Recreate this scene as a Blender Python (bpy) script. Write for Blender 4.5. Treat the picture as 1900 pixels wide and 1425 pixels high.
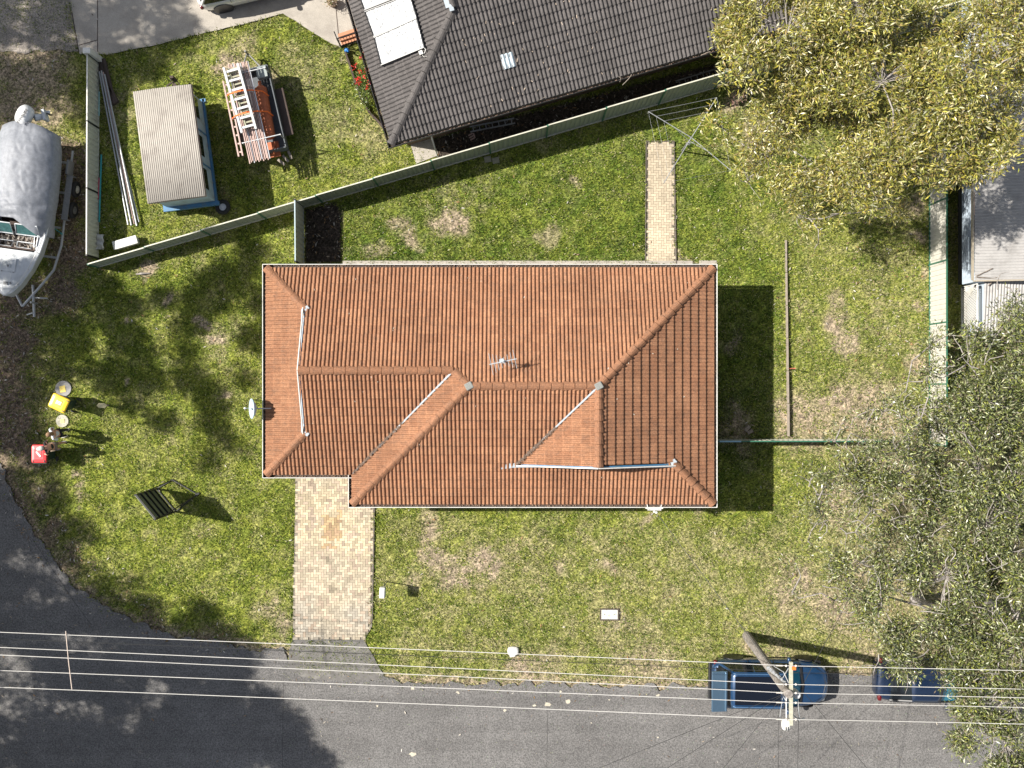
import bpy, bmesh, math, random
import numpy as np
from mathutils import Vector, Matrix
random.seed(7); rng = np.random.default_rng(7)
for o in list(bpy.data.objects): bpy.data.objects.remove(o)
SC = bpy.context.scene; COL = SC.collection
R = math.radians

# ---------------- camera, sky, sun, exposure ----------------
CAMH = 39.0; F = 1794.0
cam = bpy.data.cameras.new('camera'); camo = bpy.data.objects.new('camera', cam); COL.objects.link(camo)
camo.location = (0, 0, CAMH); camo.rotation_euler = (0, 0, 0)
cam.sensor_width = 36.0; cam.lens = 36.0 * F / 1900.0
cam.clip_end = 2000; cam.clip_start = 0.5
SC.camera = camo
world = bpy.data.worlds.new('World'); SC.world = world; world.use_nodes = True
wn = world.node_tree; wn.nodes.clear()
sky = wn.nodes.new('ShaderNodeTexSky'); sky.sky_type = 'NISHITA'; sky.sun_disc = False
sky.sun_elevation = R(45); sky.sun_rotation = R(280); sky.dust_density = 1.0
bg = wn.nodes.new('ShaderNodeBackground'); bg.inputs['Strength'].default_value = 0.075
wo = wn.nodes.new('ShaderNodeOutputWorld')
hsv = wn.nodes.new('ShaderNodeHueSaturation'); hsv.inputs['Saturation'].default_value = 0.5
wn.links.new(sky.outputs[0], hsv.inputs['Color']); wn.links.new(hsv.outputs[0], bg.inputs[0]); wn.links.new(bg.outputs[0], wo.inputs[0])
SV = Vector((0.984, -0.177, -1.0)).normalized()           # direction the light travels
sl = bpy.data.lights.new('sun', 'SUN'); sl.energy = 5.0; sl.angle = R(0.6); sl.color = (1.0, 0.95, 0.87)
so = bpy.data.objects.new('sun', sl); COL.objects.link(so)
so.rotation_euler = SV.to_track_quat('-Z', 'Y').to_euler(); so.location = (-40, 7, 60)
SC.view_settings.view_transform = 'Standard'; SC.view_settings.look = 'None'
SC.view_settings.exposure = 0.95; SC.view_settings.gamma = 1.0
SC.view_settings.use_curve_mapping = False
SC.render.engine = 'CYCLES'

def P(px, py, z=0.0):                                      # place at height z seen at photo pixel
    s = (CAMH - z) / F
    return ((px - 950) * s, (712.5 - py) * s)
def P3(px, py, z=0.0):
    a = P(px, py, z); return (a[0], a[1], z)

# ---------------- object helpers ----------------
WL = {}
def thing(name, label, cat, loc=(0, 0, 0), rz=0.0, group=None, kind=None):
    o = bpy.data.objects.new(name, None); COL.objects.link(o)
    o.location = loc; o.rotation_euler = (0, 0, rz); o.empty_display_size = 0.2
    tag(o, label, cat, group, kind); WL[o.name] = Vector(loc); return o
def tag(o, label=None, cat=None, group=None, kind=None):
    if label: o['label'] = label
    if cat: o['category'] = cat
    if group: o['group'] = group
    if kind: o['kind'] = kind
    return o
def link(name, me, mat, parent=None, smooth=False, world=False):
    if mat is not None:
        for m_ in (mat if isinstance(mat, (list, tuple)) else [mat]): me.materials.append(m_)
    o = bpy.data.objects.new(name, me); COL.objects.link(o)
    if parent is not None:
        o.parent = parent
        if world:
            p = parent; t = Vector((0, 0, 0))
            while p is not None: t += Vector(p.location); p = p.parent
            me.transform(Matrix.Translation(-t))
    if smooth:
        for p_ in me.polygons: p_.use_smooth = True
    return o
class MB:
    def __init__(s): s.v = []; s.f = []; s.m = []
    def add(s, vs, fs, mi=0):
        b = len(s.v); s.v += [tuple(x) for x in vs]
        for f in fs: s.f.append(tuple(b + i for i in f)); s.m.append(mi)
        return s
    def box(s, c, d, rz=0.0, M=None, mi=0):
        x, y, z = d[0] / 2, d[1] / 2, d[2] / 2
        vs = [Vector((a * x, b * y, e * z)) for e in (-1, 1) for b in (-1, 1) for a in (-1, 1)]
        T = Matrix.Translation(Vector(c)) @ (M.to_4x4() if M else Matrix.Rotation(rz, 4, 'Z'))
        return s.add([T @ v for v in vs], [(0, 2, 3, 1), (4, 5, 7, 6), (0, 1, 5, 4), (2, 6, 7, 3), (0, 4, 6, 2), (1, 3, 7, 5)], mi)
    def beam(s, a, b, w, h, mi=0):                        # rectangular bar from a to b
        a = Vector(a); b = Vector(b); d = b - a; L = d.length
        if L < 1e-6: return s
        q = d.to_track_quat('X', 'Z').to_matrix()
        return s.box((a + b) / 2, (L, w, h), M=q, mi=mi)
    def tube(s, pts, r, n=8, cap=True, mi=0):
        pts = [Vector(p) for p in pts]; k = len(pts)
        rr = r if isinstance(r, (list, tuple)) else [r] * k
        b = len(s.v); up = Vector((0, 0, 1)); prev = None
        for i, p in enumerate(pts):
            d = (pts[min(i + 1, k - 1)] - pts[max(i - 1, 0)]).normalized()
            if prev is None:
                a = d.cross(up)
                if a.length < 0.1: a = d.cross(Vector((1, 0, 0)))
            else: a = prev - d * prev.dot(d)
            a.normalize(); prev = a; c = d.cross(a)
            for j in range(n):
                t = 2 * math.pi * j / n
                s.v.append(tuple(p + (a * math.cos(t) + c * math.sin(t)) * rr[i]))
        for i in range(k - 1):
            for j in range(n):
                s.f.append((b + i * n + j, b + i * n + (j + 1) % n, b + (i + 1) * n + (j + 1) % n, b + (i + 1) * n + j)); s.m.append(mi)
        if cap:
            s.f.append(tuple(b + j for j in reversed(range(n)))); s.m.append(mi)
            s.f.append(tuple(b + (k - 1) * n + j for j in range(n))); s.m.append(mi)
        return s
    def prism(s, poly, z0, z1, mi=0):
        n = len(poly)
        a = sum(poly[i][0] * poly[(i + 1) % n][1] - poly[(i + 1) % n][0] * poly[i][1] for i in range(n))
        if a < 0: poly = poly[::-1]
        vs = [(p[0], p[1], z0) for p in poly] + [(p[0], p[1], z1) for p in poly]
        fs = [tuple(reversed(range(n))), tuple(range(n, 2 * n))] + [(i, (i + 1) % n, n + (i + 1) % n, n + i) for i in range(n)]
        return s.add(vs, fs, mi)
    def loft(s, rings, cap=True, mi=0, closed=True):
        n = len(rings[0]); b = len(s.v)
        for r_ in rings: s.v += [tuple(p) for p in r_]
        for i in range(len(rings) - 1):
            for j in range(n if closed else n - 1):
                s.f.append((b + i * n + j, b + i * n + (j + 1) % n, b + (i + 1) * n + (j + 1) % n, b + (i + 1) * n + j)); s.m.append(mi)
        if cap:
            s.f.append(tuple(b + j for j in reversed(range(n)))); s.m.append(mi)
            s.f.append(tuple(b + (len(rings) - 1) * n + j for j in range(n))); s.m.append(mi)
        return s
    def ball(s, c, r, nu=12, nv=8, mi=0, M=None, pw=1.0):
        rr = r if isinstance(r, (list, tuple)) else (r, r, r)
        rings = []
        sp = lambda t: math.copysign(abs(t) ** pw, t)
        for i in range(nv + 1):
            ph = -math.pi / 2 + math.pi * i / nv; ph = max(-1.55, min(1.55, ph))
            ring = []
            for j in range(nu):
                th = 2 * math.pi * j / nu
                v = Vector((rr[0] * sp(math.cos(ph)) * sp(math.cos(th)), rr[1] * sp(math.cos(ph)) * sp(math.sin(th)), rr[2] * sp(math.sin(ph))))
                if M: v = M @ v
                ring.append(v + Vector(c))
            rings.append(ring)
        return s.loft(rings, mi=mi)
    def torus(s, c, Rr, r, n=20, m=8, M=None, mi=0):
        b = len(s.v)
        for i in range(n):
            t = 2 * math.pi * i / n
            for j in range(m):
                p = 2 * math.pi * j / m
                v = Vector(((Rr + r * math.cos(p)) * math.cos(t), (Rr + r * math.cos(p)) * math.sin(t), r * math.sin(p)))
                if M: v = M @ v
                s.v.append(tuple(v + Vector(c)))
        for i in range(n):
            for j in range(m):
                s.f.append((b + i * m + j, b + ((i + 1) % n) * m + j, b + ((i + 1) % n) * m + (j + 1) % m, b + i * m + (j + 1) % m)); s.m.append(mi)
        return s
    def sheet(s, rows, mi=0):                             # open grid of points
        n = len(rows[0]); b = len(s.v)
        for r_ in rows: s.v += [tuple(p) for p in r_]
        for i in range(len(rows) - 1):
            for j in range(n - 1):
                s.f.append((b + i * n + j, b + i * n + j + 1, b + (i + 1) * n + j + 1, b + (i + 1) * n + j)); s.m.append(mi)
        return s
    def build(s, name, mat, parent=None, smooth=False, world=False, bevel=0.0, seg=2):
        me = bpy.data.meshes.new(name); me.from_pydata(s.v, [], s.f)
        me.polygons.foreach_set('material_index', s.m)
        if smooth is True: me.polygons.foreach_set('use_smooth', [True] * len(s.f))
        me.update()
        o = link(name, me, mat, parent, False, world)
        if bevel:
            b = o.modifiers.new('b', 'BEVEL'); b.width = bevel; b.segments = seg; b.limit_method = 'ANGLE'; b.angle_limit = R(40)
        return o

# ---------------- materials ----------------
def nt(name):
    m = bpy.data.materials.new(name); m.use_nodes = True
    t = m.node_tree; t.nodes.clear()
    out = t.nodes.new('ShaderNodeOutputMaterial'); b = t.nodes.new('ShaderNodeBsdfPrincipled')
    t.links.new(b.outputs[0], out.inputs[0]); return m, t, b
def N(t, kind, **kw):
    n = t.nodes.new(kind)
    for k, v in kw.items():
        if k in n.inputs: n.inputs[k].default_value = v
        else: setattr(n, k, v)
    return n
def noise(t, scale, detail=4, rough=0.6, vec=None, dim='3D'):
    n = N(t, 'ShaderNodeTexNoise', Scale=scale, Detail=detail, Roughness=rough)
    if vec is not None: t.links.new(vec, n.inputs['Vector'])
    return n.outputs['Fac']
def ramp(t, fac, stops):
    r = t.nodes.new('ShaderNodeValToRGB'); e = r.color_ramp.elements
    while len(e) < len(stops): e.new(0.5)
    for i, (p, c) in enumerate(stops): e[i].position = p; e[i].color = (c[0], c[1], c[2], 1)
    t.links.new(fac, r.inputs[0]); return r.outputs[0]
def mixc(t, fac, a, b, mode='MIX'):
    m = t.nodes.new('ShaderNodeMix'); m.data_type = 'RGBA'; m.blend_type = mode
    for i, x in ((0, fac), (6, a), (7, b)):
        if isinstance(x, (int, float)): m.inputs[i].default_value = x
        elif isinstance(x, (tuple, list)): m.inputs[i].default_value = (x[0], x[1], x[2], 1)
        else: t.links.new(x, m.inputs[i])
    return m.outputs[2]
def math_(t, op, a, b=0.0, c=0.0):
    m = t.nodes.new('ShaderNodeMath'); m.operation = op
    for i, x in enumerate((a, b, c)):
        if isinstance(x, (int, float)): m.inputs[i].default_value = x
        else: t.links.new(x, m.inputs[i])
    return m.outputs[0]
def bump(t, b, h, strength=0.5, dist=0.02):
    n = N(t, 'ShaderNodeBump', Strength=strength, Distance=dist); t.links.new(h, n.inputs['Height']); t.links.new(n.outputs[0], b.inputs['Normal'])
def geo(t): return t.nodes.new('ShaderNodeNewGeometry').outputs['Position']
def objc(t): return t.nodes.new('ShaderNodeTexCoord').outputs['Object']
def simple(name, c, rough=0.6, var=0.25, scale=6, metal=0.0, bmp=0.0, spec=0.5, dirt=None, coat=0.0):
    m, t, b = nt(name)
    v = objc(t); n1 = noise(t, scale, 5, 0.65, v); n2 = noise(t, scale * 7, 3, 0.6, v)
    f = math_(t, 'ADD', math_(t, 'MULTIPLY', n1, 0.6), math_(t, 'MULTIPLY', n2, 0.4))
    lo = tuple(x * (1 - var) for x in c); hi = tuple(min(1, x * (1 + var)) for x in c)
    col = ramp(t, f, [(0.3, lo), (0.7, hi)])
    if dirt:
        d = ramp(t, noise(t, scale * 0.7, 6, 0.7, v), [(0.5, (0, 0, 0)), (0.68, (1, 1, 1))])
        col = mixc(t, d, col, dirt)
    t.links.new(col, b.inputs['Base Color'])
    b.inputs['Roughness'].default_value = rough; b.inputs['Metallic'].default_value = metal
    b.inputs['Specular IOR Level'].default_value = spec; b.inputs['Coat Weight'].default_value = coat
    b.inputs['Coat Roughness'].default_value = 0.05
    if bmp: bump(t, b, f, bmp, 0.01)
    return m
def glass(name, c=(0.008, 0.011, 0.013), rough=0.05):
    m, t, b = nt(name); b.inputs['Base Color'].default_value = (*c, 1); b.inputs['Roughness'].default_value = rough
    b.inputs['Specular IOR Level'].default_value = 0.5; return m
M = {}
M['white'] = simple('white_paint', (0.62, 0.61, 0.57), 0.45, 0.08, 3, dirt=(0.42, 0.40, 0.34))
M['cream'] = simple('cream_steel', (0.50, 0.49, 0.40), 0.5, 0.08, 2, dirt=(0.40, 0.38, 0.31))
M['creamlit'] = simple('pale_steel', (0.50, 0.48, 0.42), 0.5, 0.06, 2, dirt=(0.40, 0.38, 0.33))
M['green'] = simple('green_steel', (0.03, 0.12, 0.075), 0.5, 0.15)
M['mist'] = simple('pale_green_steel', (0.27, 0.30, 0.24), 0.5, 0.1, 2)
M['black'] = simple('black_metal', (0.012, 0.012, 0.013), 0.4, 0.3)
M['rubber'] = simple('rubber', (0.02, 0.02, 0.021), 0.8, 0.3, 20)
M['alu'] = simple('aluminium', (0.50, 0.50, 0.52), 0.35, 0.12, 10, metal=0.8)
M['galv'] = simple('galvanised', (0.42, 0.43, 0.44), 0.5, 0.2, 14, metal=0.6)
M['galvd'] = simple('weathered_galvanised', (0.22, 0.22, 0.22), 0.6, 0.3, 14, metal=0.3)
M['lead'] = simple('flashing', (0.33, 0.37, 0.40), 0.5, 0.3, 8)
M['mortar'] = simple('mortar', (0.20, 0.205, 0.19), 0.9, 0.3, 20)
M['debris'] = simple('leaf_debris', (0.16, 0.11, 0.08), 0.9, 0.9, 25, bmp=0.5)
M['wood'] = simple('weathered_wood', (0.26, 0.22, 0.18), 0.85, 0.35, 10, bmp=0.3)
M['wooddark'] = simple('dark_wood', (0.06, 0.042, 0.035), 0.9, 0.4, 10, bmp=0.3)
M['woodpink'] = simple('pinkish_timber', (0.46, 0.33, 0.29), 0.8, 0.2, 10)
M['orange'] = simple('orange_strap', (0.85, 0.16, 0.02), 0.6, 0.1)
M['rust'] = simple('rusty_orange', (0.42, 0.12, 0.045), 0.6, 0.35, 5, bmp=0.1)
M['blue'] = simple('blue_paint', (0.05, 0.16, 0.30), 0.5, 0.2, dirt=(0.10, 0.16, 0.20))
M['cyan'] = simple('cyan_pipe', (0.03, 0.28, 0.30), 0.5, 0.15)
M['redp'] = simple('red_plastic', (0.62, 0.035, 0.04), 0.4, 0.08)
M['yelp'] = simple('yellow_plastic', (0.72, 0.46, 0.02), 0.4, 0.08)
M['bing'] = simple('dark_green_plastic', (0.015, 0.035, 0.025), 0.5, 0.15)
M['skin'] = simple('skin', (0.50, 0.27, 0.19), 0.6, 0.05)
M['glass'] = glass('window_glass')
M['concrete'] = simple('concrete', (0.36, 0.33, 0.29), 0.9, 0.15, 3, bmp=0.2)
M['soffit'] = simple('soffit', (0.45, 0.44, 0.40), 0.8, 0.08)
M['tape'] = simple('grey_fabric', (0.21, 0.22, 0.245), 0.6, 0.3, 7, bmp=0.4)

def mat_tile(name, base, alt, dark, var=1.0):
    m, t, b = nt(name)
    uv = t.nodes.new('ShaderNodeUVMap'); uv.uv_map = 'UVMap'
    fl = t.nodes.new('ShaderNodeVectorMath'); fl.operation = 'FLOOR'; t.links.new(uv.outputs[0], fl.inputs[0])
    wnz = t.nodes.new('ShaderNodeTexWhiteNoise'); wnz.noise_dimensions = '2D'; t.links.new(fl.outputs[0], wnz.inputs['Vector'])
    pos = geo(t)
    big = noise(t, 0.5, 4, 0.6, pos); fine = noise(t, 19, 4, 0.85, pos); med = noise(t, 5, 5, 0.7, pos)
    c1 = mixc(t, math_(t, 'MULTIPLY', wnz.outputs['Value'], 0.75 * var), base, alt)
    c2 = mixc(t, ramp(t, med, [(0.48, (0, 0, 0)), (0.72, (0.55, 0.55, 0.55))]), c1, dark)
    c3 = mixc(t, 1.0, c2, ramp(t, fine, [(0.3, (0.5, 0.5, 0.5)), (0.7, (1.42, 1.42, 1.42))]), 'MULTIPLY')
    c4 = mixc(t, 1.0, c3, ramp(t, big, [(0.3, (0.86, 0.86, 0.86)), (0.7, (1.12, 1.12, 1.12))]), 'MULTIPLY')
    t.links.new(c4, b.inputs['Base Color']); b.inputs['Roughness'].default_value = 0.85
    b.inputs['Specular IOR Level'].default_value = 0.25
    bump(t, b, fine, 0.35, 0.01); return m
M['terra'] = mat_tile('terracotta_tile', (0.31, 0.156, 0.086), (0.225, 0.106, 0.058), (0.14, 0.09, 0.064))
M['slate'] = mat_tile('brown_grey_tile', (0.112, 0.102, 0.098), (0.078, 0.071, 0.068), (0.052, 0.049, 0.047))

def mat_brick(name, c1, c2, mor, sx, scale=1.0, axis='Z'):
    m, t, b = nt(name)
    v = objc(t); sep = t.nodes.new('ShaderNodeSeparateXYZ'); t.links.new(v, sep.inputs[0])
    cmb = t.nodes.new('ShaderNodeCombineXYZ')
    t.links.new(math_(t, 'ADD', sep.outputs[0], sep.outputs[1]), cmb.inputs[0]); t.links.new(sep.outputs[2], cmb.inputs[1])
    br = t.nodes.new('ShaderNodeTexBrick'); t.links.new(cmb.outputs[0], br.inputs['Vector'])
    br.inputs['Scale'].default_value = 1; br.inputs['Brick Width'].default_value = 0.24; br.inputs['Row Height'].default_value = 0.086
    br.inputs['Mortar Size'].default_value = 0.006
    br.inputs['Color1'].default_value = (*c1, 1); br.inputs['Color2'].default_value = (*c2, 1); br.inputs['Mortar'].default_value = (*mor, 1)
    t.links.new(br.outputs[0], b.inputs['Base Color']); b.inputs['Roughness'].default_value = 0.9; return m
M['brick'] = mat_brick('cream_brick', (0.34, 0.27, 0.2), (0.28, 0.21, 0.15), (0.3, 0.28, 0.25), 1)
M['brick2'] = mat_brick('brown_brick', (0.16, 0.09, 0.06), (0.12, 0.07, 0.05), (0.2, 0.18, 0.16), 1)

def mat_attr(name, rough=0.8, spec=0.3, transl=0.0, sheen=0.0):
    m, t, b = nt(name)
    a = t.nodes.new('ShaderNodeAttribute'); a.attribute_name = 'col'
    t.links.new(a.outputs['Color'], b.inputs['Base Color']); b.inputs['Roughness'].default_value = rough
    b.inputs['Specular IOR Level'].default_value = spec
    if transl:
        out = [n for n in t.nodes if n.type == 'OUTPUT_MATERIAL'][0]
        tr = t.nodes.new('ShaderNodeBsdfTranslucent'); mx = t.nodes.new('ShaderNodeMixShader'); mx.inputs[0].default_value = transl
        t.links.new(a.outputs['Color'], tr.inputs[0]); t.links.new(b.outputs[0], mx.inputs[1]); t.links.new(tr.outputs[0], mx.inputs[2])
        t.links.new(mx.outputs[0], out.inputs[0])
    return m
M['leaf'] = mat_attr('leaf', 0.36, 0.6, 0.2); M['blade'] = mat_attr('grass_blade', 0.7, 0.3, 0.3); M['attr'] = mat_attr('mixed', 0.9, 0.2)
def mat_bark(name, c, d):
    m, t, b = nt(name); v = objc(t)
    n = noise(t, 6, 6, 0.75, v); t.links.new(ramp(t, n, [(0.35, d), (0.62, c)]), b.inputs['Base Color'])
    b.inputs['Roughness'].default_value = 0.9; bump(t, b, n, 0.6, 0.03); return m
M['barkp'] = mat_bark('pale_bark', (0.36, 0.33, 0.30), (0.13, 0.11, 0.10)); M['bark'] = mat_bark('bark', (0.20, 0.16, 0.13), (0.06, 0.05, 0.04))
M['pole'] = mat_bark('pole_timber', (0.30, 0.27, 0.24), (0.10, 0.085, 0.075))

# ---------------- numpy noise and masks ----------------
_tab = rng.random((256, 256)).astype(np.float32)
def vn(x, y, s, ox=0.0):
    x = x * s + 37.7 + ox; y = y * s + 91.3 + ox * 1.7
    xi = np.floor(x).astype(int); yi = np.floor(y).astype(int); fx = x - xi; fy = y - yi
    fx = fx * fx * (3 - 2 * fx); fy = fy * fy * (3 - 2 * fy)
    a = _tab[xi & 255, yi & 255]; b = _tab[(xi + 1) & 255, yi & 255]; c = _tab[xi & 255, (yi + 1) & 255]; d = _tab[(xi + 1) & 255, (yi + 1) & 255]
    return (a * (1 - fx) + b * fx) * (1 - fy) + (c * (1 - fx) + d * fx) * fy
def fbm(x, y, s, o=4, ox=0.0):
    r = 0; a = 1; w = 0
    for i in range(o): r = r + a * vn(x, y, s * 2 ** i, ox + i * 13.1); w += a; a *= 0.55
    return r / w
def sdpoly(x, y, poly):                                    # signed distance, negative inside
    d = np.full(x.shape, 1e9); ins = np.zeros(x.shape, bool); n = len(poly)
    for i in range(n):
        ax, ay = poly[i]; bx, by = poly[(i + 1) % n]
        ex, ey = bx - ax, by - ay; wx, wy = x - ax, y - ay
        h = np.clip((wx * ex + wy * ey) / (ex * ex + ey * ey + 1e-9), 0, 1)
        d = np.minimum(d, np.hypot(wx - ex * h, wy - ey * h))
        c = ((ay > y) != (by > y)) & (x < (bx - ax) * (y - ay) / (by - ay + 1e-12) + ax)
        ins ^= c
    return np.where(ins, -d, d)
def sm(a, b, x):
    t = np.clip((x - a) / (b - a), 0, 1); return t * t * (3 - 2 * t)
def G(poly): return [P(a, b) for a, b in poly]
# ---------------- ground ----------------
ROAD = G([(-900, 560), (-200, 700), (-60, 790), (0, 852), (30, 925), (78, 1010), (130, 1078), (210, 1137), (330, 1180), (470, 1204), (538, 1206),
          (536, 1236), (560, 1252), (700, 1258), (760, 1265), (1100, 1271), (1320, 1276), (1420, 1268), (1560, 1252), (1900, 1246), (3200, 1240), (3200, 1800), (-900, 1800)])
DRIVE = G([(552, 850), (548, 884), (543, 1187), (676, 1187), (690, 1163), (694, 940), (696, 850)])
PATHP = G([(1200, 263), (1250, 263), (1254, 490), (1198, 490)])
CDRIVE = G([(131, -400), (133, 20), (148, 100), (200, 101), (290, 83), (375, 62), (460, 43), (525, 25), (557, 45), (600, 73), (630, 88), (676, 76), (640, -400)])
HOUSE = [(-8.75, -3.0), (-8.75, 3.95), (7.1, 3.95), (7.1, -4.1), (-5.5, -4.1), (-5.5, -3.0)]
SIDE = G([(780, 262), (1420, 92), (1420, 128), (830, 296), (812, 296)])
SHADE_BED = G([(566, 388), (622, 375), (637, 395), (633, 487), (566, 487)])  # soil and litter bed, the short fence's shade put into its colour
BARE = [(835, 408, 36, 1), (745, 415, 20, .8), (760, 440, 22, .8), (700, 465, 22, .6), (1010, 440, 20, .6), (1065, 345, 14, .7), (1545, 600, 26, 1), (1560, 640, 30, .9), (1550, 560, 22, .7),
        (1500, 780, 70, .8), (1600, 770, 90, .85), (1660, 830, 90, .8), (1470, 760, 30, .7), (1715, 430, 16, .9), (1712, 500, 13, .8), (1712, 570, 13, .8), (1712, 640, 14, .8), (1700, 680, 28, .9), (1420, 250, 50, .8), (1365, 190, 30, .8),
        (1362, 625, 16, .8), (1372, 800, 45, .8), (1350, 640, 26, .6), (1560, 940, 60, .7), (1640, 900, 80, .6), (1550, 1135, 48, .8), (1480, 1090, 55, .65), (1600, 1080, 60, .6), (800, 985, 32, .85), (803, 1040, 30, .9),
        (840, 1062, 32, .8), (895, 1045, 40, .8), (1040, 1050, 16, .6), (1130, 1045, 20, .6), (1195, 955, 12, .8), (1300, 950, 14, .6), (500, 1125, 28, .7), (520, 1160, 26, .8), (430, 120, 32, .9), (480, 150, 34, .8), (455, 95, 26, .5), (520, 200, 20, .5),
        (265, 507, 18, 1), (310, 560, 11, 1), (375, 595, 12, 1), (392, 625, 15, 1), (240, 602, 9, 1), (228, 707, 8, 1), (420, 735, 9, 1), (130, 880, 12, .9), (138, 910, 12, .9), (145, 935, 10, .9), (1000, 1256, 60, .7), (955, 1235, 22, .9), (1200, 1262, 90, .7), (1440, 1225, 50, .5), (1600, 1235, 50, .6),
        (560, 130, 60, .35), (620, 230, 50, .35), (700, 250, 40, .4), (1390, 1200, 12, .9), (760, 1075, 22, .6), (1255, 470, 12, .8), (1275, 486, 18, .9), (1700, 380, 20, .9), (640, 100, 10, .5), (1140, 1160, 40, .4), (60, 120, 90, .95), (20, 200, 80, .95), (110, 180, 45, .8), (80, 215, 50, .8), (200, 200, 30, .3), (470, 300, 30, .2)]
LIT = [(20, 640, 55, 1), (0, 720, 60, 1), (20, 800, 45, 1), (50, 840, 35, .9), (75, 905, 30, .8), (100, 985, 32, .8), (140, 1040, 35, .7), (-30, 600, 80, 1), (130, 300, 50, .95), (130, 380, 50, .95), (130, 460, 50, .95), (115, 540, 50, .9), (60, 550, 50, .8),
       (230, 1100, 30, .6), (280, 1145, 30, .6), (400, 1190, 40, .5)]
def warp(x, y): return x + (fbm(x, y, 1.3, 3, 5) - .5) * 1.1, y + (fbm(x, y, 1.3, 3, 55) - .5) * 1.1
def masks(x, y):
    wx, wy = warp(x, y)
    bare = np.zeros(x.shape); lit = np.zeros(x.shape)
    for a, b, r_, s in BARE:
        cx, cy = P(a, b); rr = r_ / 46.0
        bare = np.maximum(bare, s * (1 - sm(0.45, 1.25, np.hypot(wx - cx, wy - cy) / rr)))
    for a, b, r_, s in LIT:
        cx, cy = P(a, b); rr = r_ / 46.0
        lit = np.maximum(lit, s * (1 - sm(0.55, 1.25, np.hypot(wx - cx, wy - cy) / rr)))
    f1 = fbm(x, y, 0.55, 4, 3); f2 = fbm(x, y, 4.5, 3, 9)
    bare = np.clip(bare * (0.55 + 0.9 * f2) + 0.35 * sm(.62, .75, f1) * sm(.4, .6, f2), 0, 1)
    dr = sdpoly(x, y, ROAD); bare = np.maximum(bare, (0.9 * (1 - sm(.05, .5, dr + (f2 - .5) * .5))))
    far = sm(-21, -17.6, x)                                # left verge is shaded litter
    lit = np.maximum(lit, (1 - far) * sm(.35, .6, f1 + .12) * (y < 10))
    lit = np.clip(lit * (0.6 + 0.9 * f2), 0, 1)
    soil = np.maximum(1 - sm(-.05, .08, sdpoly(x, y, SHADE_BED)), 1 - sm(-.05, .1, sdpoly(x, y, SIDE)))
    under = np.clip(sm(12.6, 14.5, x + (f1 - .5) * 3) * (1 - sm(-2.2, -.6, y)) * .5, 0, 1)
    bare = np.maximum(bare, under * (.5 + f2))
    lush = sm(.35, .65, fbm(x, y, 0.35, 3, 20)) * .30 + .5 * sm(.42, .62, fbm(x, y, 3.0, 3, 31))
    back = (1 - sm(-.3, .8, sdpoly(x, y, G([(560, 400), (1200, 240), (1290, 260), (1440, 540), (1430, 820), (1330, 930), (1330, 490), (640, 490)]))))
    lush = np.clip(lush * .75 + back * .4, 0, 1)
    front = sm(-5.1, -6.5, y) * sm(-6, -4.5, x)
    dry = np.clip(sm(.42, .66, fbm(x, y, 2.2, 4, 44)) * (.40 + .25 * front) + sm(9.5, 12.5, x) * .25 + front * .34, 0, 1) * (1 - .5 * back)
    return bare, lit, soil, lush, dry
C_L = np.array([.068, .108, .018]); C_Y = np.array([.185, .206, .038]); C_D = np.array([.27, .245, .125]); C_B = np.array([.29, .235, .175]); C_T = np.array([.15, .115, .09]); C_SHADE_SOIL = np.array([.055, .045, .038])  # last tone: dark soil with the shade beside fence and house painted in
def gcol(x, y, mk=None):
    bare, lit, soil, lush, dry = mk or masks(x, y)
    mx = lambda a, b, t: a * (1 - t[..., None]) + b * t[..., None]
    c = mx(np.broadcast_to(C_Y, x.shape + (3,)), C_L, lush); c = mx(c, C_D, dry * .75); c = mx(c, C_B, bare); c = mx(c, C_T, lit); c = mx(c, C_SHADE_SOIL, soil)
    return c
def axis_(a, b, st, far):
    d = list(np.arange(a, b + 1e-6, st)); e = []
    s = st; q = b
    while q < far: s *= 1.5; q += s; e.append(q)
    s = st; q = a; l = []
    while q > -far: s *= 1.5; q -= s; l.append(q)
    return np.array(l[::-1] + d + e)
gx = axis_(-22.5, 22.5, .09, 500); gy = axis_(-17, 17, .09, 500)
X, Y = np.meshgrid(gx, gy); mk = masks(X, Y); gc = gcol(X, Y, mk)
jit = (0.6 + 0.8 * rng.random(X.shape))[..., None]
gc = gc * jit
Z = (fbm(X, Y, .8, 3, 70) - .5) * 0.03 + (rng.random(X.shape) - .5) * .02 - .02
Z = np.where(sdpoly(X, Y, ROAD) < .1, -.06, Z)
for pl in (DRIVE, PATHP, CDRIVE): Z = np.where(sdpoly(X, Y, pl) < .05, -.06, Z)
Z = np.where((abs(X) > 22.6) | (abs(Y) > 17.1), -.03, Z)
ny, nx = X.shape
me = bpy.data.meshes.new('lawn')
me.vertices.add(X.size); me.vertices.foreach_set('co', np.stack([X, Y, Z], -1).astype(np.float32).ravel())
ii = np.arange(X.size).reshape(ny, nx); q = np.stack([ii[:-1, :-1], ii[:-1, 1:], ii[1:, 1:], ii[1:, :-1]], -1).reshape(-1, 4)
me.loops.add(q.size); me.loops.foreach_set('vertex_index', q.ravel()); me.polygons.add(len(q))
me.polygons.foreach_set('loop_start', np.arange(0, q.size, 4)); me.polygons.foreach_set('loop_total', np.full(len(q), 4)); me.update()
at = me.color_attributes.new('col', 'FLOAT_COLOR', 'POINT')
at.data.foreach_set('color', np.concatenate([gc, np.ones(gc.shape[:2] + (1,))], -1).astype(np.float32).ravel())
m, t, b = nt('ground')
a = t.nodes.new('ShaderNodeAttribute'); a.attribute_name = 'col'; pos = geo(t)
n1 = noise(t, 13, 5, 0.85, pos); n2 = noise(t, 5, 4, 0.7, pos)
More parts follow.
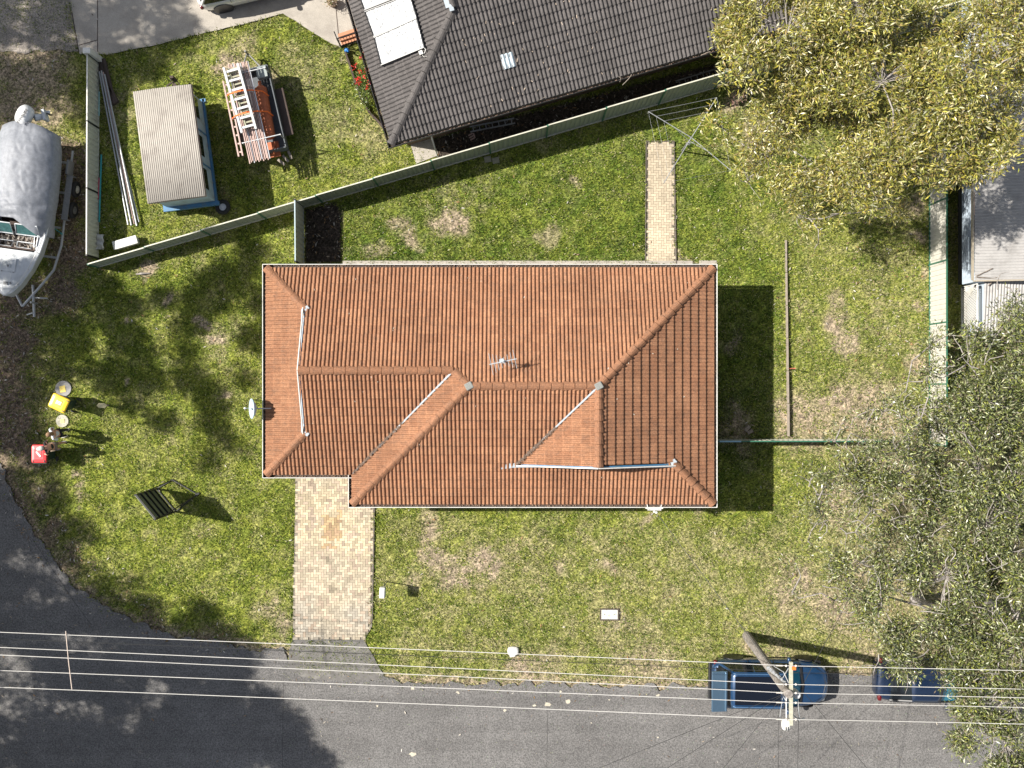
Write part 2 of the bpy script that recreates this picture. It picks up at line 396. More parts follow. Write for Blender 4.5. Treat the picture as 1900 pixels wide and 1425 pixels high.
c = mixc(t, 1.0, a.outputs['Color'], ramp(t, n1, [(0.36, (.22, .25, .20)), (0.5, (.85, .85, .85)), (0.64, (2.0, 1.95, 1.9))]), 'MULTIPLY')
c = mixc(t, 1.0, c, ramp(t, n2, [(0.3, (.75, .78, .7)), (0.7, (1.25, 1.2, 1.2))]), 'MULTIPLY')
t.links.new(c, b.inputs['Base Color']); b.inputs['Roughness'].default_value = .95; b.inputs['Specular IOR Level'].default_value = .1
bump(t, b, n1, 0.9, 0.03)
tag(link('lawn', me, m), kind='structure')

# grass blades, leaf litter and pale fallen leaves lying on the ground
def quads_mesh(name, co, col, mat, per=3):
    n = len(co) // per
    me = bpy.data.meshes.new(name); me.vertices.add(len(co)); me.vertices.foreach_set('co', co.astype(np.float32).ravel())
    me.loops.add(n * per); me.loops.foreach_set('vertex_index', np.arange(n * per, dtype=np.int32)); me.polygons.add(n)
    me.polygons.foreach_set('loop_start', np.arange(0, n * per, per)); me.polygons.foreach_set('loop_total', np.full(n, per)); me.update()
    at = me.color_attributes.new('col', 'FLOAT_COLOR', 'POINT')
    c4 = np.concatenate([col, np.ones((len(col), 1))], 1); at.data.foreach_set('color', c4.astype(np.float32).ravel())
    return link(name, me, mat)
def lookup(x, y, arr):
    ix = np.clip(np.searchsorted(gx, x), 0, nx - 1); iy = np.clip(np.searchsorted(gy, y), 0, ny - 1); return arr[iy, ix]
hard = np.ones(X.shape, bool)
for pl in (ROAD, DRIVE, PATHP, CDRIVE, HOUSE, SIDE, SHADE_BED): hard &= sdpoly(X, Y, pl) > -.04
gbase = gcol(X, Y, mk)
RD = sdpoly(X, Y, ROAD); hard |= (RD < 0) & (RD > -.35) & (rng.random(X.shape) < .25)
NB = 620000
bx = rng.uniform(-21.6, 21.6, NB); by = rng.uniform(-16.2, 16.2, NB)
bare, lit = lookup(bx, by, mk[0]), lookup(bx, by, mk[1])
tuft = fbm(bx, by, 3.2, 3, 80)
keep = lookup(bx, by, hard) & (rng.random(NB) < (1.0 - .82 * bare) * (1 - .85 * lit) * (.35 + 1.1 * sm(.3, .65, tuft)))
bx, by, bare, tuft = bx[keep], by[keep], bare[keep], tuft[keep]; nb = len(bx)
lush = lookup(bx, by, mk[3]); dry = lookup(bx, by, mk[4])
h = rng.uniform(.03, .10, nb) * (.7 + .6 * lush); le = rng.uniform(.03, .10, nb); th = rng.uniform(0, 6.283, nb); w = rng.uniform(.009, .022, nb)
dx, dy = np.cos(th), np.sin(th)
segs = [(B0_, B1_) for B0_, B1_ in ((P(183, 496), P(1740, 43)), (P(185, 100), P(183, 480)), (P(563, 384), P(563, 487)), (P(1330, 815), P(1625, 815)), (P(1724, 345), P(1724, 800)), (P(1459, 446), P(1462, 810)))]
De = np.minimum.reduce([abs(sdpoly(bx, by, [a_, b_, a_])) for a_, b_ in segs] + [abs(sdpoly(bx, by, q_)) for q_ in (HOUSE, DRIVE, PATHP, CDRIVE)])
gr_ = 1 + 1.3 * np.exp(-De / .12); h = h * gr_; le = le * np.sqrt(gr_)
co = np.stack([np.stack([bx - dy * w, by + dx * w, np.full(nb, -.015)], 1), np.stack([bx + dy * w, by - dx * w, np.full(nb, -.015)], 1), np.stack([bx + dx * le, by + dy * le, h], 1)], 1).reshape(-1, 3)
cl = lookup(bx, by, gbase); r1 = rng.random((nb, 1))
green = np.array([.125, .195, .022]); yel = np.array([.29, .32, .05]); straw = np.array([.42, .39, .21]); dk = np.array([.045, .08, .011])
pick = rng.random(nb)
bc = np.where((pick < .34)[:, None], green, np.where((pick < .62)[:, None], yel, np.where((pick < .86)[:, None], dk, cl * 1.25)))
bc = np.where((rng.random(nb) < .07 + .40 * dry)[:, None], straw, bc) * (.7 + .6 * r1)
bc = np.repeat(bc, 3, 0)
tag(quads_mesh('grass', co, bc, M['blade'], 3), 'short patchy green and straw coloured lawn grass', 'grass', kind='stuff')
# litter: small flat leaves
NL = 60000
lx = rng.uniform(-24, 21.5, NL); ly = rng.uniform(-16.2, 16.2, NL)
pr = .03 + .75 * lookup(lx, ly, mk[1]) + .12 * lookup(lx, ly, mk[0]) + .8 * lookup(lx, ly, mk[2]) + .25 * sm(12.5, 15, lx)
keep = (rng.random(NL) < pr) & (lookup(lx, ly, hard) | (lookup(lx, ly, mk[2]) > .5) | ((rng.random(NL) < .10) | (abs(lookup(lx, ly, RD)) < .5))); lx, ly = lx[keep], ly[keep]; nl = len(lx)
th = rng.uniform(0, 6.283, nl); L = rng.uniform(.03, .09, nl); W = L * rng.uniform(.15, .35, nl); dx, dy = np.cos(th), np.sin(th)
z0 = rng.uniform(.01, .05, nl); tz = rng.uniform(-.02, .02, nl)
co = np.stack([np.stack([lx - dx * L, ly - dy * L, z0 - tz], 1), np.stack([lx + dy * W, ly - dx * W, z0], 1), np.stack([lx + dx * L, ly + dy * L, z0 + tz], 1), np.stack([lx - dy * W, ly + dx * W, z0 + .01], 1)], 1).reshape(-1, 3)
pal = np.array([[.33, .27, .2], [.22, .15, .10], [.42, .38, .32], [.12, .09, .07], [.28, .17, .08], [.5, .47, .42]])
tag(quads_mesh('leaf_litter', co, np.repeat(pal[rng.integers(0, 6, nl)] * rng.uniform(.6, 1.1, (nl, 1)), 4, 0), M['attr'], 4), 'scattered dry brown and pale fallen leaves on the ground', 'leaf litter', kind='stuff')

# ---------------- road, drive, paths ----------------
def rough_poly(poly, step=.12, amp=.05, s=3.0):
    out = []
    n = len(poly)
    for i in range(n):
        a = Vector(poly[i]); b_ = Vector(poly[(i + 1) % n]); L = (b_ - a).length
        if max(abs(a.x), abs(b_.x)) > 30 or L > 60: out.append(tuple(a)); continue
        k = max(1, int(L / step)); nrm = Vector((-(b_ - a).y, (b_ - a).x)).normalized()
        for j in range(k):
            p = a + (b_ - a) * j / k; o = (float(fbm(np.array(p.x), np.array(p.y), s, 3, 8)) - .5) * 2 * amp
            out.append(tuple(p + nrm * o))
    return out
def flat(name, poly, z, mat, thick=0):
    me = bpy.data.meshes.new(name); bm = bmesh.new()
    vs = [bm.verts.new((p[0], p[1], z)) for p in poly]; es = [bm.edges.new((vs[i], vs[(i + 1) % len(vs)])) for i in range(len(vs))]
    bmesh.ops.triangle_fill(bm, use_beauty=True, edges=es)
    bmesh.ops.recalc_face_normals(bm, faces=bm.faces)
    for f in bm.faces:
        if f.normal.z < 0: f.normal_flip()
    bm.to_mesh(me); bm.free(); return tag(link(name, me, mat), kind='structure')
m, t, b = nt('asphalt'); pos = geo(t)
n0 = noise(t, 0.22, 5, .6, pos); n1 = noise(t, 16, 6, .9, pos); n2 = noise(t, 1.4, 6, .7, pos)
vo = t.nodes.new('ShaderNodeTexVoronoi'); vo.inputs['Scale'].default_value = 7; t.links.new(pos, vo.inputs['Vector'])
mp = t.nodes.new('ShaderNodeMapping'); mp.inputs['Scale'].default_value = (.05, 1.6, 1); t.links.new(pos, mp.inputs[0]); n3 = noise(t, 1.0, 4, .6, mp.outputs[0])
c = ramp(t, n0, [(.3, (.103, .098, .094)), (.7, (.138, .132, .127))])
c = mixc(t, 1.0, c, ramp(t, n2, [(.3, (.84, .84, .84)), (.7, (1.15, 1.15, 1.15))]), 'MULTIPLY')
c = mixc(t, 1.0, c, ramp(t, n3, [(.35, (.88, .88, .88)), (.65, (1.1, 1.1, 1.1))]), 'MULTIPLY')
c = mixc(t, 1.0, c, ramp(t, n1, [(.40, (.45, .45, .45)), (.60, (1.55, 1.55, 1.55))]), 'MULTIPLY')
c = mixc(t, ramp(t, vo.outputs['Distance'], [(.0, (.8, .8, .8)), (.10, (0, 0, 0))]), c, mixc(t, 0.5, vo.outputs['Color'], (.4, .38, .35)))
t.links.new(c, b.inputs['Base Color']); b.inputs['Roughness'].default_value = .9; bump(t, b, n1, .5, .01); M['asphalt'] = m
flat('road', rough_poly(ROAD, .07, .30, 2.2), .010, M['asphalt'])
m, t, b = nt('old_concrete'); pos = geo(t)
n1 = noise(t, .8, 6, .7, pos); n2 = noise(t, 45, 3, .8, pos)
c = ramp(t, n1, [(.3, (.25, .225, .195)), (.7, (.40, .365, .315))]); c = mixc(t, 1.0, c, ramp(t, n2, [(.3, (.75, .75, .75)), (.7, (1.25, 1.25, 1.25))]), 'MULTIPLY')
t.links.new(c, b.inputs['Base Color']); b.inputs['Roughness'].default_value = .9; bump(t, b, n2, .3, .01); M['oldc'] = m
flat('concrete_driveway', rough_poly(CDRIVE, .15, .03), .014, M['oldc'])
jb = MB()
for a, c_ in (((181, -60), (181, 96)), ((181, 74), (146, 84)), ((621, -10), (630, 86)), ((133, 20), (140, 60)), ((140, 60), (146, 96))):
    jb.beam(P3(*a, .017), P3(*c_, .017), .03, .004)
tag(jb.build('driveway_joint', M['wooddark']), kind='structure')
APRON = G([(543, 1187), (676, 1187), (690, 1215), (712, 1252), (700, 1262), (610, 1262), (560, 1255), (534, 1236), (536, 1206)])
m2 = simple('patched_asphalt', (.12, .113, .105), .9, .3, 3, bmp=.3, dirt=(.19, .18, .165)); flat('driveway_apron', rough_poly(APRON, .12, .05), .019, m2)
m, t, b = nt('worn_gravel'); pos = geo(t)
n1 = noise(t, .7, 6, .7, pos); n2 = noise(t, 17, 5, .9, pos)
c = ramp(t, n1, [(.3, (.17, .15, .13)), (.7, (.33, .29, .25))]); c = mixc(t, 1.0, c, ramp(t, n2, [(.4, (.5, .5, .5)), (.6, (1.5, 1.5, 1.5))]), 'MULTIPLY')
t.links.new(c, b.inputs['Base Color']); b.inputs['Roughness'].default_value = .95; bump(t, b, n2, .4, .02); M['gravel'] = m
flat('gravel_path', rough_poly(G([(-300, -300), (131, -300), (134, 20), (148, 96), (100, 92), (40, 98), (-300, 80)]), .15, .12), .009, M['gravel'])
# white stains and chips on the road
sb = MB()
for (a, c_, r_) in [(765, 1277, .12), (991, 1309, .11), (1016, 1307, .17), (1055, 1301, .15), (936, 1318, .1), (766, 1400, .17), (1221, 1290, .09), (1097, 1341, .05), (1130, 1298, .05), (1221, 1368, .05), (850, 1285, .09), (1040, 1283, .07), (700, 1310, .06)]:
    x, y = P(a, c_); k = 9
    sb.prism([(x + r_ * random.uniform(.4, 1.1) * math.cos(6.283 * i / k), y + r_ * .7 * random.uniform(.4, 1.1) * math.sin(6.283 * i / k)) for i in range(k)], .0115, .0145)
cr = MB()
for pl_ in ([(527, 1240), (525, 1330), (523, 1500)], [(1014, 1278), (1016, 1350), (1013, 1500)], [(60, 1000), (140, 1120), (170, 1160)]):
    for a_, b_ in zip(pl_, pl_[1:]): cr.beam(P3(*a_, .012), P3(*b_, .012), .018, .003)
tag(cr.build('road_seam', simple('tar_seam', (.06, .057, .055), .9, .3, 9)), kind='structure')
tag(sb.build('road_stain', simple('pale_stain', (.42, .38, .30), .9, .3, 9)), kind='structure')
def pavers(name, poly, ang, seed, tint, z, rows_edge=True):
    rr = random.Random(seed); b_ = MB(); cols = []
    xs = [p[0] for p in poly]; ys = [p[1] for p in poly]; u = .105
    px_, py_ = [], []; L = []
    ox, oy = min(xs), min(ys)
    for i in range(-1, int((max(xs) - ox) / u) + 2):
        for j in range(-1, int((max(ys) - oy) / u) + 2):
            k = (i - j) % 4
            if k == 0: L.append((ox + (i + 1) * u, oy + (j + .5) * u, 2 * u, u))
            elif k == 3: L.append((ox + (i + .5) * u, oy + (j + 1) * u, u, 2 * u))
    cx = np.array([l[0] for l in L]); cy = np.array([l[1] for l in L]); d = sdpoly(cx, cy, poly)
    pat = fbm(cx, cy, .9, 3, seed)
    for l, dd, pp in zip(L, d, pat):
        if dd > -.05: continue
        dz = rr.uniform(0, .006); v = tint(l, pp, rr)
        b_.box((l[0], l[1], z - .02 + dz), (l[2] - .010, l[3] - .010, .04)); cols += [v] * 8
    n_e = len(poly)
    o = b_.build(name, M['attr']); at = o.data.color_attributes.new('col', 'FLOAT_COLOR', 'POINT')
    at.data.foreach_set('color', np.array([(*c_, 1) for c_ in cols], np.float32).ravel()); return tag(o, kind='structure')
def tint1(l, pp, rr):
    base = np.array([.48, .40, .275]); gr = np.array([.35, .315, .26]); pk = np.array([.39, .31, .235])
    yy = l[1]; g_ = min(1, max(0, (-6.6 - yy) / 1.8)) * .5 + (pp - .42) * 1.3
    c = base * (1 - max(0, min(1, g_))) + gr * max(0, min(1, g_))
    if rr.random() < .2: c = pk
    if abs(l[0] + 7.25) < .38 and -6.6 < yy < -4.6 and pp > .42: c = c * np.array([.93, .80, .66])
    if math.hypot(l[0] + 7.2, yy + 8.25) < .15 or math.hypot(l[0] + 7.35, yy + 7.1) < .14: c = c * .6
    return c * rr.uniform(.68, 1.18)
m3 = simple('joint_sand', (.20, .175, .14), .95, .3, 12)
flat('driveway', DRIVE, -.012, m3); pavers('driveway_pavers', DRIVE, 0, 3, tint1, .012)
flat('path', PATHP, -.012, m3); pavers('path_pavers', PATHP, 0, 5, lambda l, pp, rr: np.array([.44, .37, .27]) * (.75 + pp * .5) * rr.uniform(.82, 1.12), .012)
eb = MB()
eb.beam(P3(1250.5, 262, .02), P3(1254.5, 490, .02), .035, .06); eb.beam(P3(1199, 262, .02), P3(1197.5, 487, .02), .03, .05); eb.beam(P3(1198, 262, .02), P3(1251, 262, .02), .03, .05)
eb.beam(P3(694.5, 940, .02), P3(690.5, 1150, .02), .045, .05)
tag(eb.build('path_edging', simple('edge_timber', (.12, .10, .085), .9, .3)), kind='structure')
ps = MB(); x0, y0 = P(636, 487); x1, _ = P(1285, 487)
ps.box(((x0 + x1) / 2, 4.72, .0), (x1 - x0, .5, .05)); ps.box((-1.5 + 9.4, 4.78, .0), (.7, .4, .04))
tag(ps.build('side_path', M['oldc']), kind='structure')
# ---------------- tiled roofs ----------------
PROF = [(0, 0), (.06, .5), (.16, .85), (.3, 1), (.43, .95), (.55, .75), (.63, .4), (.68, 0.02), (.86, 0)]
def clip(bm, poly):
    n = len(poly); area = sum(poly[i][0] * poly[(i + 1) % n][1] - poly[(i + 1) % n][0] * poly[i][1] for i in range(n))
    if area < 0: poly = poly[::-1]
    for i in range(n):
        a = Vector((*poly[i], 0)); b_ = Vector((*poly[(i + 1) % n], 0)); d = b_ - a
        nrm = Vector((d.y, -d.x, 0)).normalized()            # outward for a counter-clockwise outline
        bmesh.ops.bisect_plane(bm, geom=list(bm.verts) + list(bm.edges) + list(bm.faces), plane_co=a, plane_no=nrm, clear_outer=True, clear_inner=False)
def tile_part(o, e, g, zref, t, poly, roll=.15, course=.325, amp=.056, lip=.034, ext=0.0):
    """poly in (u, v) plan coordinates from origin o, e along the eave, g up the slope"""
    us = [p[0] for p in poly]; vs = [p[1] for p in poly]
    k0, k1 = math.floor(min(us) / roll) - 1, math.ceil(max(us) / roll) + 1
    U = [(k + s) * roll for k in range(k0, k1) for s, _ in PROF]; H = [h_ * amp for k in range(k0, k1) for _, h_ in PROF]
    c0, c1 = math.floor(min(vs) / course), math.ceil(max(vs) / course) + 1
    V = []; S = []; VV = []
    for c_ in range(c0, c1):
        V += [c_ * course - .03, c_ * course - .006, c_ * course, c_ * course + .025]; S += [lip * .08, 0, lip, lip * .93]; VV += [c_ - .08, c_ - .01, c_ + .02, c_ + .1]
    nu, nv = len(U), len(V)
    u = np.array(U); v = np.array(V); Ug, Vg = np.meshgrid(u, v)
    hz = np.array(H)[None, :] + np.array(S)[:, None]
    sag = 0
    Zg = zref + t * Vg + hz + (fbm(Ug, Vg, .7, 2, 15) - .5) * .012
    bm = bmesh.new(); uvl = bm.loops.layers.uv.new('UVMap')
    vert = [bm.verts.new((float(a), float(b_), float(c_))) for a, b_, c_ in zip(Ug.ravel(), Vg.ravel(), Zg.ravel())]
    for i in range(nv - 1):
        for j in range(nu - 1):
            f = bm.faces.new((vert[i * nu + j], vert[i * nu + j + 1], vert[(i + 1) * nu + j + 1], vert[(i + 1) * nu + j])); f.smooth = True
            cu = math.floor((U[j] + 1e-4) / roll / 2) + .5; cv = math.floor(VV[i] + .03) + .5
            for lp in f.loops: lp[uvl].uv = (cu, cv)
    for e_ in bm.edges:
        pass
    clip(bm, poly)
    for ve in bm.verts:
        p = Vector((o[0], o[1])) + Vector(e) * ve.co.x + Vector(g) * ve.co.y
        ve.co.x, ve.co.y = p.x, p.y
    if e[0] * g[1] - e[1] * g[0] < 0: bmesh.ops.reverse_faces(bm, faces=bm.faces)
    me = bpy.data.meshes.new('roof_slope'); bm.to_mesh(me); bm.free(); return me
def join_meshes(name, mes):
    bm = bmesh.new()
    for m_ in mes: bm.from_mesh(m_); bpy.data.meshes.remove(m_)
    me = bpy.data.meshes.new(name); bm.to_mesh(me); bm.free(); return me
def world_poly(o, e, g, poly):
    out = []
    for p in poly:
        d = Vector((p[0] - o[0], p[1] - o[1])); out.append((d.dot(Vector(e)), d.dot(Vector(g))))
    return out
def caps(mb, a, b, w=.15, h=.075, L=.42, up=.03, drop=.09):
    a = Vector(a); b = Vector(b); d = b - a; n = max(1, round(d.length / L)); dn = d.normalized()
    side = dn.cross(Vector((0, 0, 1))).normalized()
    for i in range(n):
        p0 = a + d * i / n; p1 = a + d * (i + .955) / n
        rings = []
        for p, sc in ((p0, 1.3), (p1, .92)):
            rings.append([p + side * w * sc * x + Vector((0, 0, up + h * sc * z_)) for x, z_ in ((-1, -drop / h), (-.85, .1), (-.4, .75), (0, 1), (.4, .75), (.85, .1), (1, -drop / h))])
        mb.loft(rings, closed=False, cap=False)
        mb.add(rings[0] + [rings[0][0] * .5 + rings[0][6] * .5], [(0, 1, 2, 3, 4, 5, 6, 7)])
def gutter(name, pts, mat, parent, w=.12, closed=False, inner=None):
    mb = MB(); n = len(pts)
    for i in range(n if closed else n - 1):
        a = Vector(pts[i]); b = Vector(pts[(i + 1) % n]); d = (b - a).normalized(); o = Vector((d.y, -d.x, 0))   # outward to the right of travel
        A = a - d * 0; B = b
        A2 = a + o * w - d * (w if True else 0); B2 = b + o * w + d * w
        mb.beam(a + o * w + Vector((0, 0, -.03)) - d * w, b + o * w + Vector((0, 0, -.03)) + d * w, .022, .12)
        mb.beam(a + o * w * .5 + Vector((0, 0, -.082)) - d * w, b + o * w * .5 + Vector((0, 0, -.082)) + d * w, w - .03, .008, mi=1)
    g_ = mb.build(name, [mat, M['wooddark']], parent, world=True)
    db = MB()
    for i in range(n if closed else n - 1):
        a = Vector(pts[i]); b = Vector(pts[(i + 1) % n]); d = (b - a); o = Vector((d.y, -d.x, 0)).normalized()
        for k in range(int(d.length * 16)):
            p = a + d * random.random() + o * random.uniform(.03, w - .02) + Vector((0, 0, -.065 + random.uniform(0, .035)))
            s = random.uniform(.015, .035); db.box(p, (s * 2, s, .008), M=Matrix.Rotation(random.uniform(0, 3), 3, 'Z') @ Matrix.Rotation(random.uniform(-.5, .5), 3, 'X'))
    tag(db.build('gutter_leaves', inner or M['debris'], g_, world=True), kind='stuff')
    # convert debris verts into the gutter's local frame
    return g_

ZE = 2.9; T = .404
XW, XE, YN, YS, YS2, XW1 = -9.30, 7.627, 4.447, -4.588, -3.461, -6.057
hs = thing('brick_house', 'large house with an orange terracotta tiled hip roof and white gutters', 'house', (0, 0, 0))
mes = []
o_, e_, g_ = (XW, YN), (-1, 0), (0, -1); o_ = (XE, YN)
def W(o, e, g, zref, polys, **kw):
    for p in polys: mes.append(tile_part(o, e, g, zref, T, world_poly(o, e, g, p), **kw))
W((XE, YN), (-1, 0), (0, -1), ZE, [[(-9.3, 4.447), (-7.66, 2.807), (-7.66, 4.447)], [(-7.66, 4.447), (-2.103, 4.447), (-2.103, .493), (-7.66, .493)], [(-2.103, 4.447), (7.627, 4.447), (3.11, -.07), (-1.54, -.07), (-2.103, .493)]])
W((XW, YS2), (1, 0), (0, 1), ZE, [[(-9.3, -3.461), (-7.66, -3.461), (-7.66, -1.821)], [(-7.66, -3.461), (-6.057, -3.461), (-2.103, .493), (-7.66, .493)]])
W((XW, YS2), (0, 1), (1, 0), ZE, [[(-9.3, 4.447), (-9.3, -3.461), (-7.66, -1.821), (-7.66, 2.807)]])
W((XW1, YS), (0, 1), (1, 0), ZE, [[(-6.057, -3.461), (-6.057, -4.588), (-1.54, -.07), (-2.103, .493)]])
W((XW1, YS), (1, 0), (0, 1), ZE, [[(-6.057, -4.588), (7.627, -4.588), (5.99, -2.95), (-4.419, -2.95)], [(-4.419, -2.95), (.23, -2.95), (3.11, -.07), (-1.54, -.07)]])
W((XE, YS), (0, 1), (-1, 0), ZE, [[(7.627, -4.588), (7.627, -2.95), (5.99, -2.95)], [(7.627, -2.95), (7.627, 4.447), (3.11, -.07), (3.11, -2.95)]], amp=.032, lip=.042)
W((.23, YS), (0, 1), (1, 0), 3.562, [[(3.11, -.07), (3.11, -3.0), (.18, -3.0)]])
me = join_meshes('roof', mes); roof = link('roof', me, M['terra'], hs)
zr = 4.725; zl = 4.497
def cap_run(a, b, parent, mat, **kw):
    mb = MB(); caps(mb, a, b, **kw); return mb.build('ridge_capping', mat, parent, world=True)
cap_run((-7.72, .493, zl), (-2.103, .493, zl), roof, M['terra']); cap_run((-1.54, -.07, zr), (3.11, -.07, zr), roof, M['terra']); cap_run((-2.103, .493, zl), (-1.54, -.07, zr), roof, M['terra'])
cap_run((3.11, -3.02, zr), (3.11, -.07, zr), roof, M['terra']); cap_run((XE, YN, ZE), (3.11, -.07, zr), roof, M['terra']); cap_run((-6.057, -4.588, ZE), (-1.54, -.07, zr), roof, M['terra'])
cap_run((XW, YN, ZE), (-7.66, 2.807, 3.562), roof, M['terra']); cap_run((XW, YS2, ZE), (-7.66, -1.821, 3.562), roof, M['terra']); cap_run((XE, YS, ZE), (5.99, -2.95, 3.562), roof, M['terra'])
for x_ in (3.11, -1.54): mo = MB(); mo.box((x_, -.07, zr + .08), (.28, .26, .09), .5); mo.build('mortar_cap', M['mortar'], roof, bevel=.03)
fl = MB()
def strip(a, b, w0, w1, dz=.06):
    a = Vector(a); b = Vector(b); d = (b - a).normalized(); s = d.cross(Vector((0, 0, 1))).normalized(); u = Vector((0, 0, dz))
    fl.add([a - s * w0 + u, a + s * w0 + u, b + s * w1 + u, b - s * w1 + u], [(0, 1, 2, 3)])
strip((-2.2, .40, zl - .03), (-6.0, -3.40, ZE + .0), .035, .02, .085); strip((3.02, -.16, zr - .02), (.15, -3.03, 3.53), .035, .022, .085)
fl.beam((-.10, -3.05, 3.56), (6.02, -3.05, 3.56), .16, .012); fl.beam((-7.74, 2.85, 3.585), (-7.74, -1.86, 3.585), .16, .012)
fl.add([(-.45, -3.1, 3.5), (.1, -2.9, 3.6), (.25, -3.12, 3.56), (-.4, -3.2, 3.5)], [(0, 1, 2, 3)])
fl.box((5.98, -2.92, 3.62), (.22, .16, .03), .7); fl.box((-7.62, 2.83, 3.62), (.2, .14, .03), .7); fl.box((-7.62, -1.85, 3.62), (.2, .14, .03), -.7)
fl.build('flashing', M['lead'], roof)
for va, vb in (((-4.0, -1.4, 3.72), (-6.0, -3.40, 2.93)), ((1.6, -1.6, 4.12), (.15, -3.03, 3.56))):
    db = MB(); va, vb = Vector(va), Vector(vb)
    for i in range(420):
        p = va + (vb - va) * random.random() + Vector((random.gauss(0, .03), random.gauss(0, .03), .085 + random.uniform(0, .02))); db.box(p, (random.uniform(.03, .07), random.uniform(.01, .025), .006), M=Matrix.Rotation(random.uniform(0, 3), 3, 'Z'))
    tag(db.build('valley_leaves', M['debris'], roof), kind='stuff')
# leaves and white droppings scattered on the tiles
db = MB()
for i in range(60):
    x_, y_ = random.uniform(-9, 7.4), random.uniform(-4.3, 4.2)
    if x_ < -6 and y_ < -3.3: continue
    zz = ZE + T * min(YN - y_, y_ - (YS if x_ > -4 else YS2), x_ - XW, XE - x_) + .05
    db.box((x_, y_, zz), (random.uniform(.02, .07), random.uniform(.015, .03), .006), random.uniform(0, 3))
tag(db.build('fallen_leaf', simple('pale_leaf', (.5, .44, .36), .8, .2), roof), kind='stuff')
def gab(a, b, c, d, th=.06):
    gb = MB()
    n = (Vector(b) - Vector(a)).cross(Vector(c) - Vector(a)).normalized() * th
    P_ = [Vector(a), Vector(b), Vector(c)]; gb.add([*P_, *[p + n for p in P_]], [(0, 1, 2), (5, 4, 3), (0, 3, 4, 1), (1, 4, 5, 2), (2, 5, 3, 0)]); gb.build('gablet', M['blue'], roof)
gab((.35, -2.99, 3.56), (5.87, -2.99, 3.56), (3.11, -2.99, 4.68), 0); gab((-7.64, 2.7, 3.56), (-7.64, -1.71, 3.56), (-7.64, .493, 4.45), 0)
for a_, b_, w_ in (((.18, -3.06, 3.60), (3.11, -3.06, 4.755), .13), ((6.04, -3.06, 3.60), (3.11, -3.06, 4.755), .13), ((-7.745, 2.85, 3.60), (-7.745, .493, 4.535), .10), ((-7.745, -1.86, 3.60), (-7.745, .493, 4.535), .10)):
    bb = MB(); bb.beam(a_, b_, .035, w_); bb.build('bargeboard', M['white'], roof)
GP = [(XW, YS2, ZE), (XW, YN, ZE), (XE, YN, ZE), (XE, YS, ZE), (XW1, YS, ZE), (XW1, YS2, ZE)][::-1]
def in_(p, d): return p
gt = gutter('gutter', GP, M['white'], hs, closed=True)
sf = MB(); sf.prism([(-9.28, -3.44), (-9.28, 4.43), (7.6, 4.43), (7.6, -4.57), (-6.03, -4.57), (-6.03, -3.44)], 2.68, 2.79); sf.build('eaves', M['soffit'], hs)
wl = MB(); WP = [(-8.75, -2.95), (-8.75, 3.92), (7.1, 3.92), (7.1, -4.05), (-5.5, -4.05), (-5.5, -2.95)]
wl.prism(WP, -.05, 2.685); wl.build('wall', M['brick'], hs)
def window(parent, c, w, h, nrm, fr=None, gm=None):
    n = Vector((nrm[0], nrm[1], 0)); rz = math.atan2(n.y, n.x) + math.pi / 2
    f = MB(); c = Vector(c)
    Rz = Matrix.Rotation(rz, 3, 'Z')
    for dx_, dz_, sx, sz in ((-w / 2, 0, .06, h + .06), (w / 2, 0, .06, h + .06), (0, -h / 2, w - .06, .06), (0, h / 2, w - .06, .06), (0, 0, .04, h - .06)):
        f.box(c + Rz @ Vector((dx_, 0, dz_)) + n * .03, (sx, .08, sz), rz)
    fo = f.build('window', fr or M['white'], parent, world=True)
    g2 = MB(); g2.box(c + n * .02, (w - .08, .02, h - .08), rz); go = g2.build('pane', gm or M['glass'], fo, world=True)
    return fo
for cx, w_ in ((-2.6, 1.8), (.6, 1.5), (4.2, 2.1)): window(hs, (cx, -4.05, 1.6), w_, 1.2, (0, -1))
for cx, w_ in ((-6, 1.2), (-3, 1.8), (0, .9), (3.5, 1.8)): window(hs, (cx, 3.92, 1.6), w_, 1.2, (0, 1))
for cy in (-1.5, 2.2): window(hs, (7.1, cy, 1.6), 1.5, 1.1, (1, 0)); window(hs, (-8.75, cy, 1.6), 1.5, 1.1, (-1, 0))
gd = MB()
for i in range(5): gd.box((-7.1, -2.97, .25 + i * .46), (2.7, .05, .45))
gdo = gd.build('garage_door', M['cream'], hs)
pp = MB(); pp.tube([(7.1, .2, 2.4), (7.86, .2, 2.4)], .04, 8); pp.build('overflow_pipe', M['white'], hs)
pq = MB(); pq.tube([(7.3, -1.05, 2.62), (7.8, -1.05, 2.62)], .015, 6); pq.tube([(7.8, -1.05, 2.62), (7.8, -1.05, 2.5)], .012, 6)
pq.build('tap_pipe', M['galv'], hs); pq = MB(); pq.tube([(7.3, -1.9, 2.62), (7.8, -1.9, 2.62), (7.8, -1.9, 2.5)], .012, 6); pq.build('tap_pipe', M['galv'], hs)
dd = MB(); dd.tube([(-9.36, YS2 + .2, 2.8), (-8.85, YS2 + .5, 2.5), (-8.82, YS2 + .55, .0)], .045, 8); dd.build('downpipe', M['white'], hs)
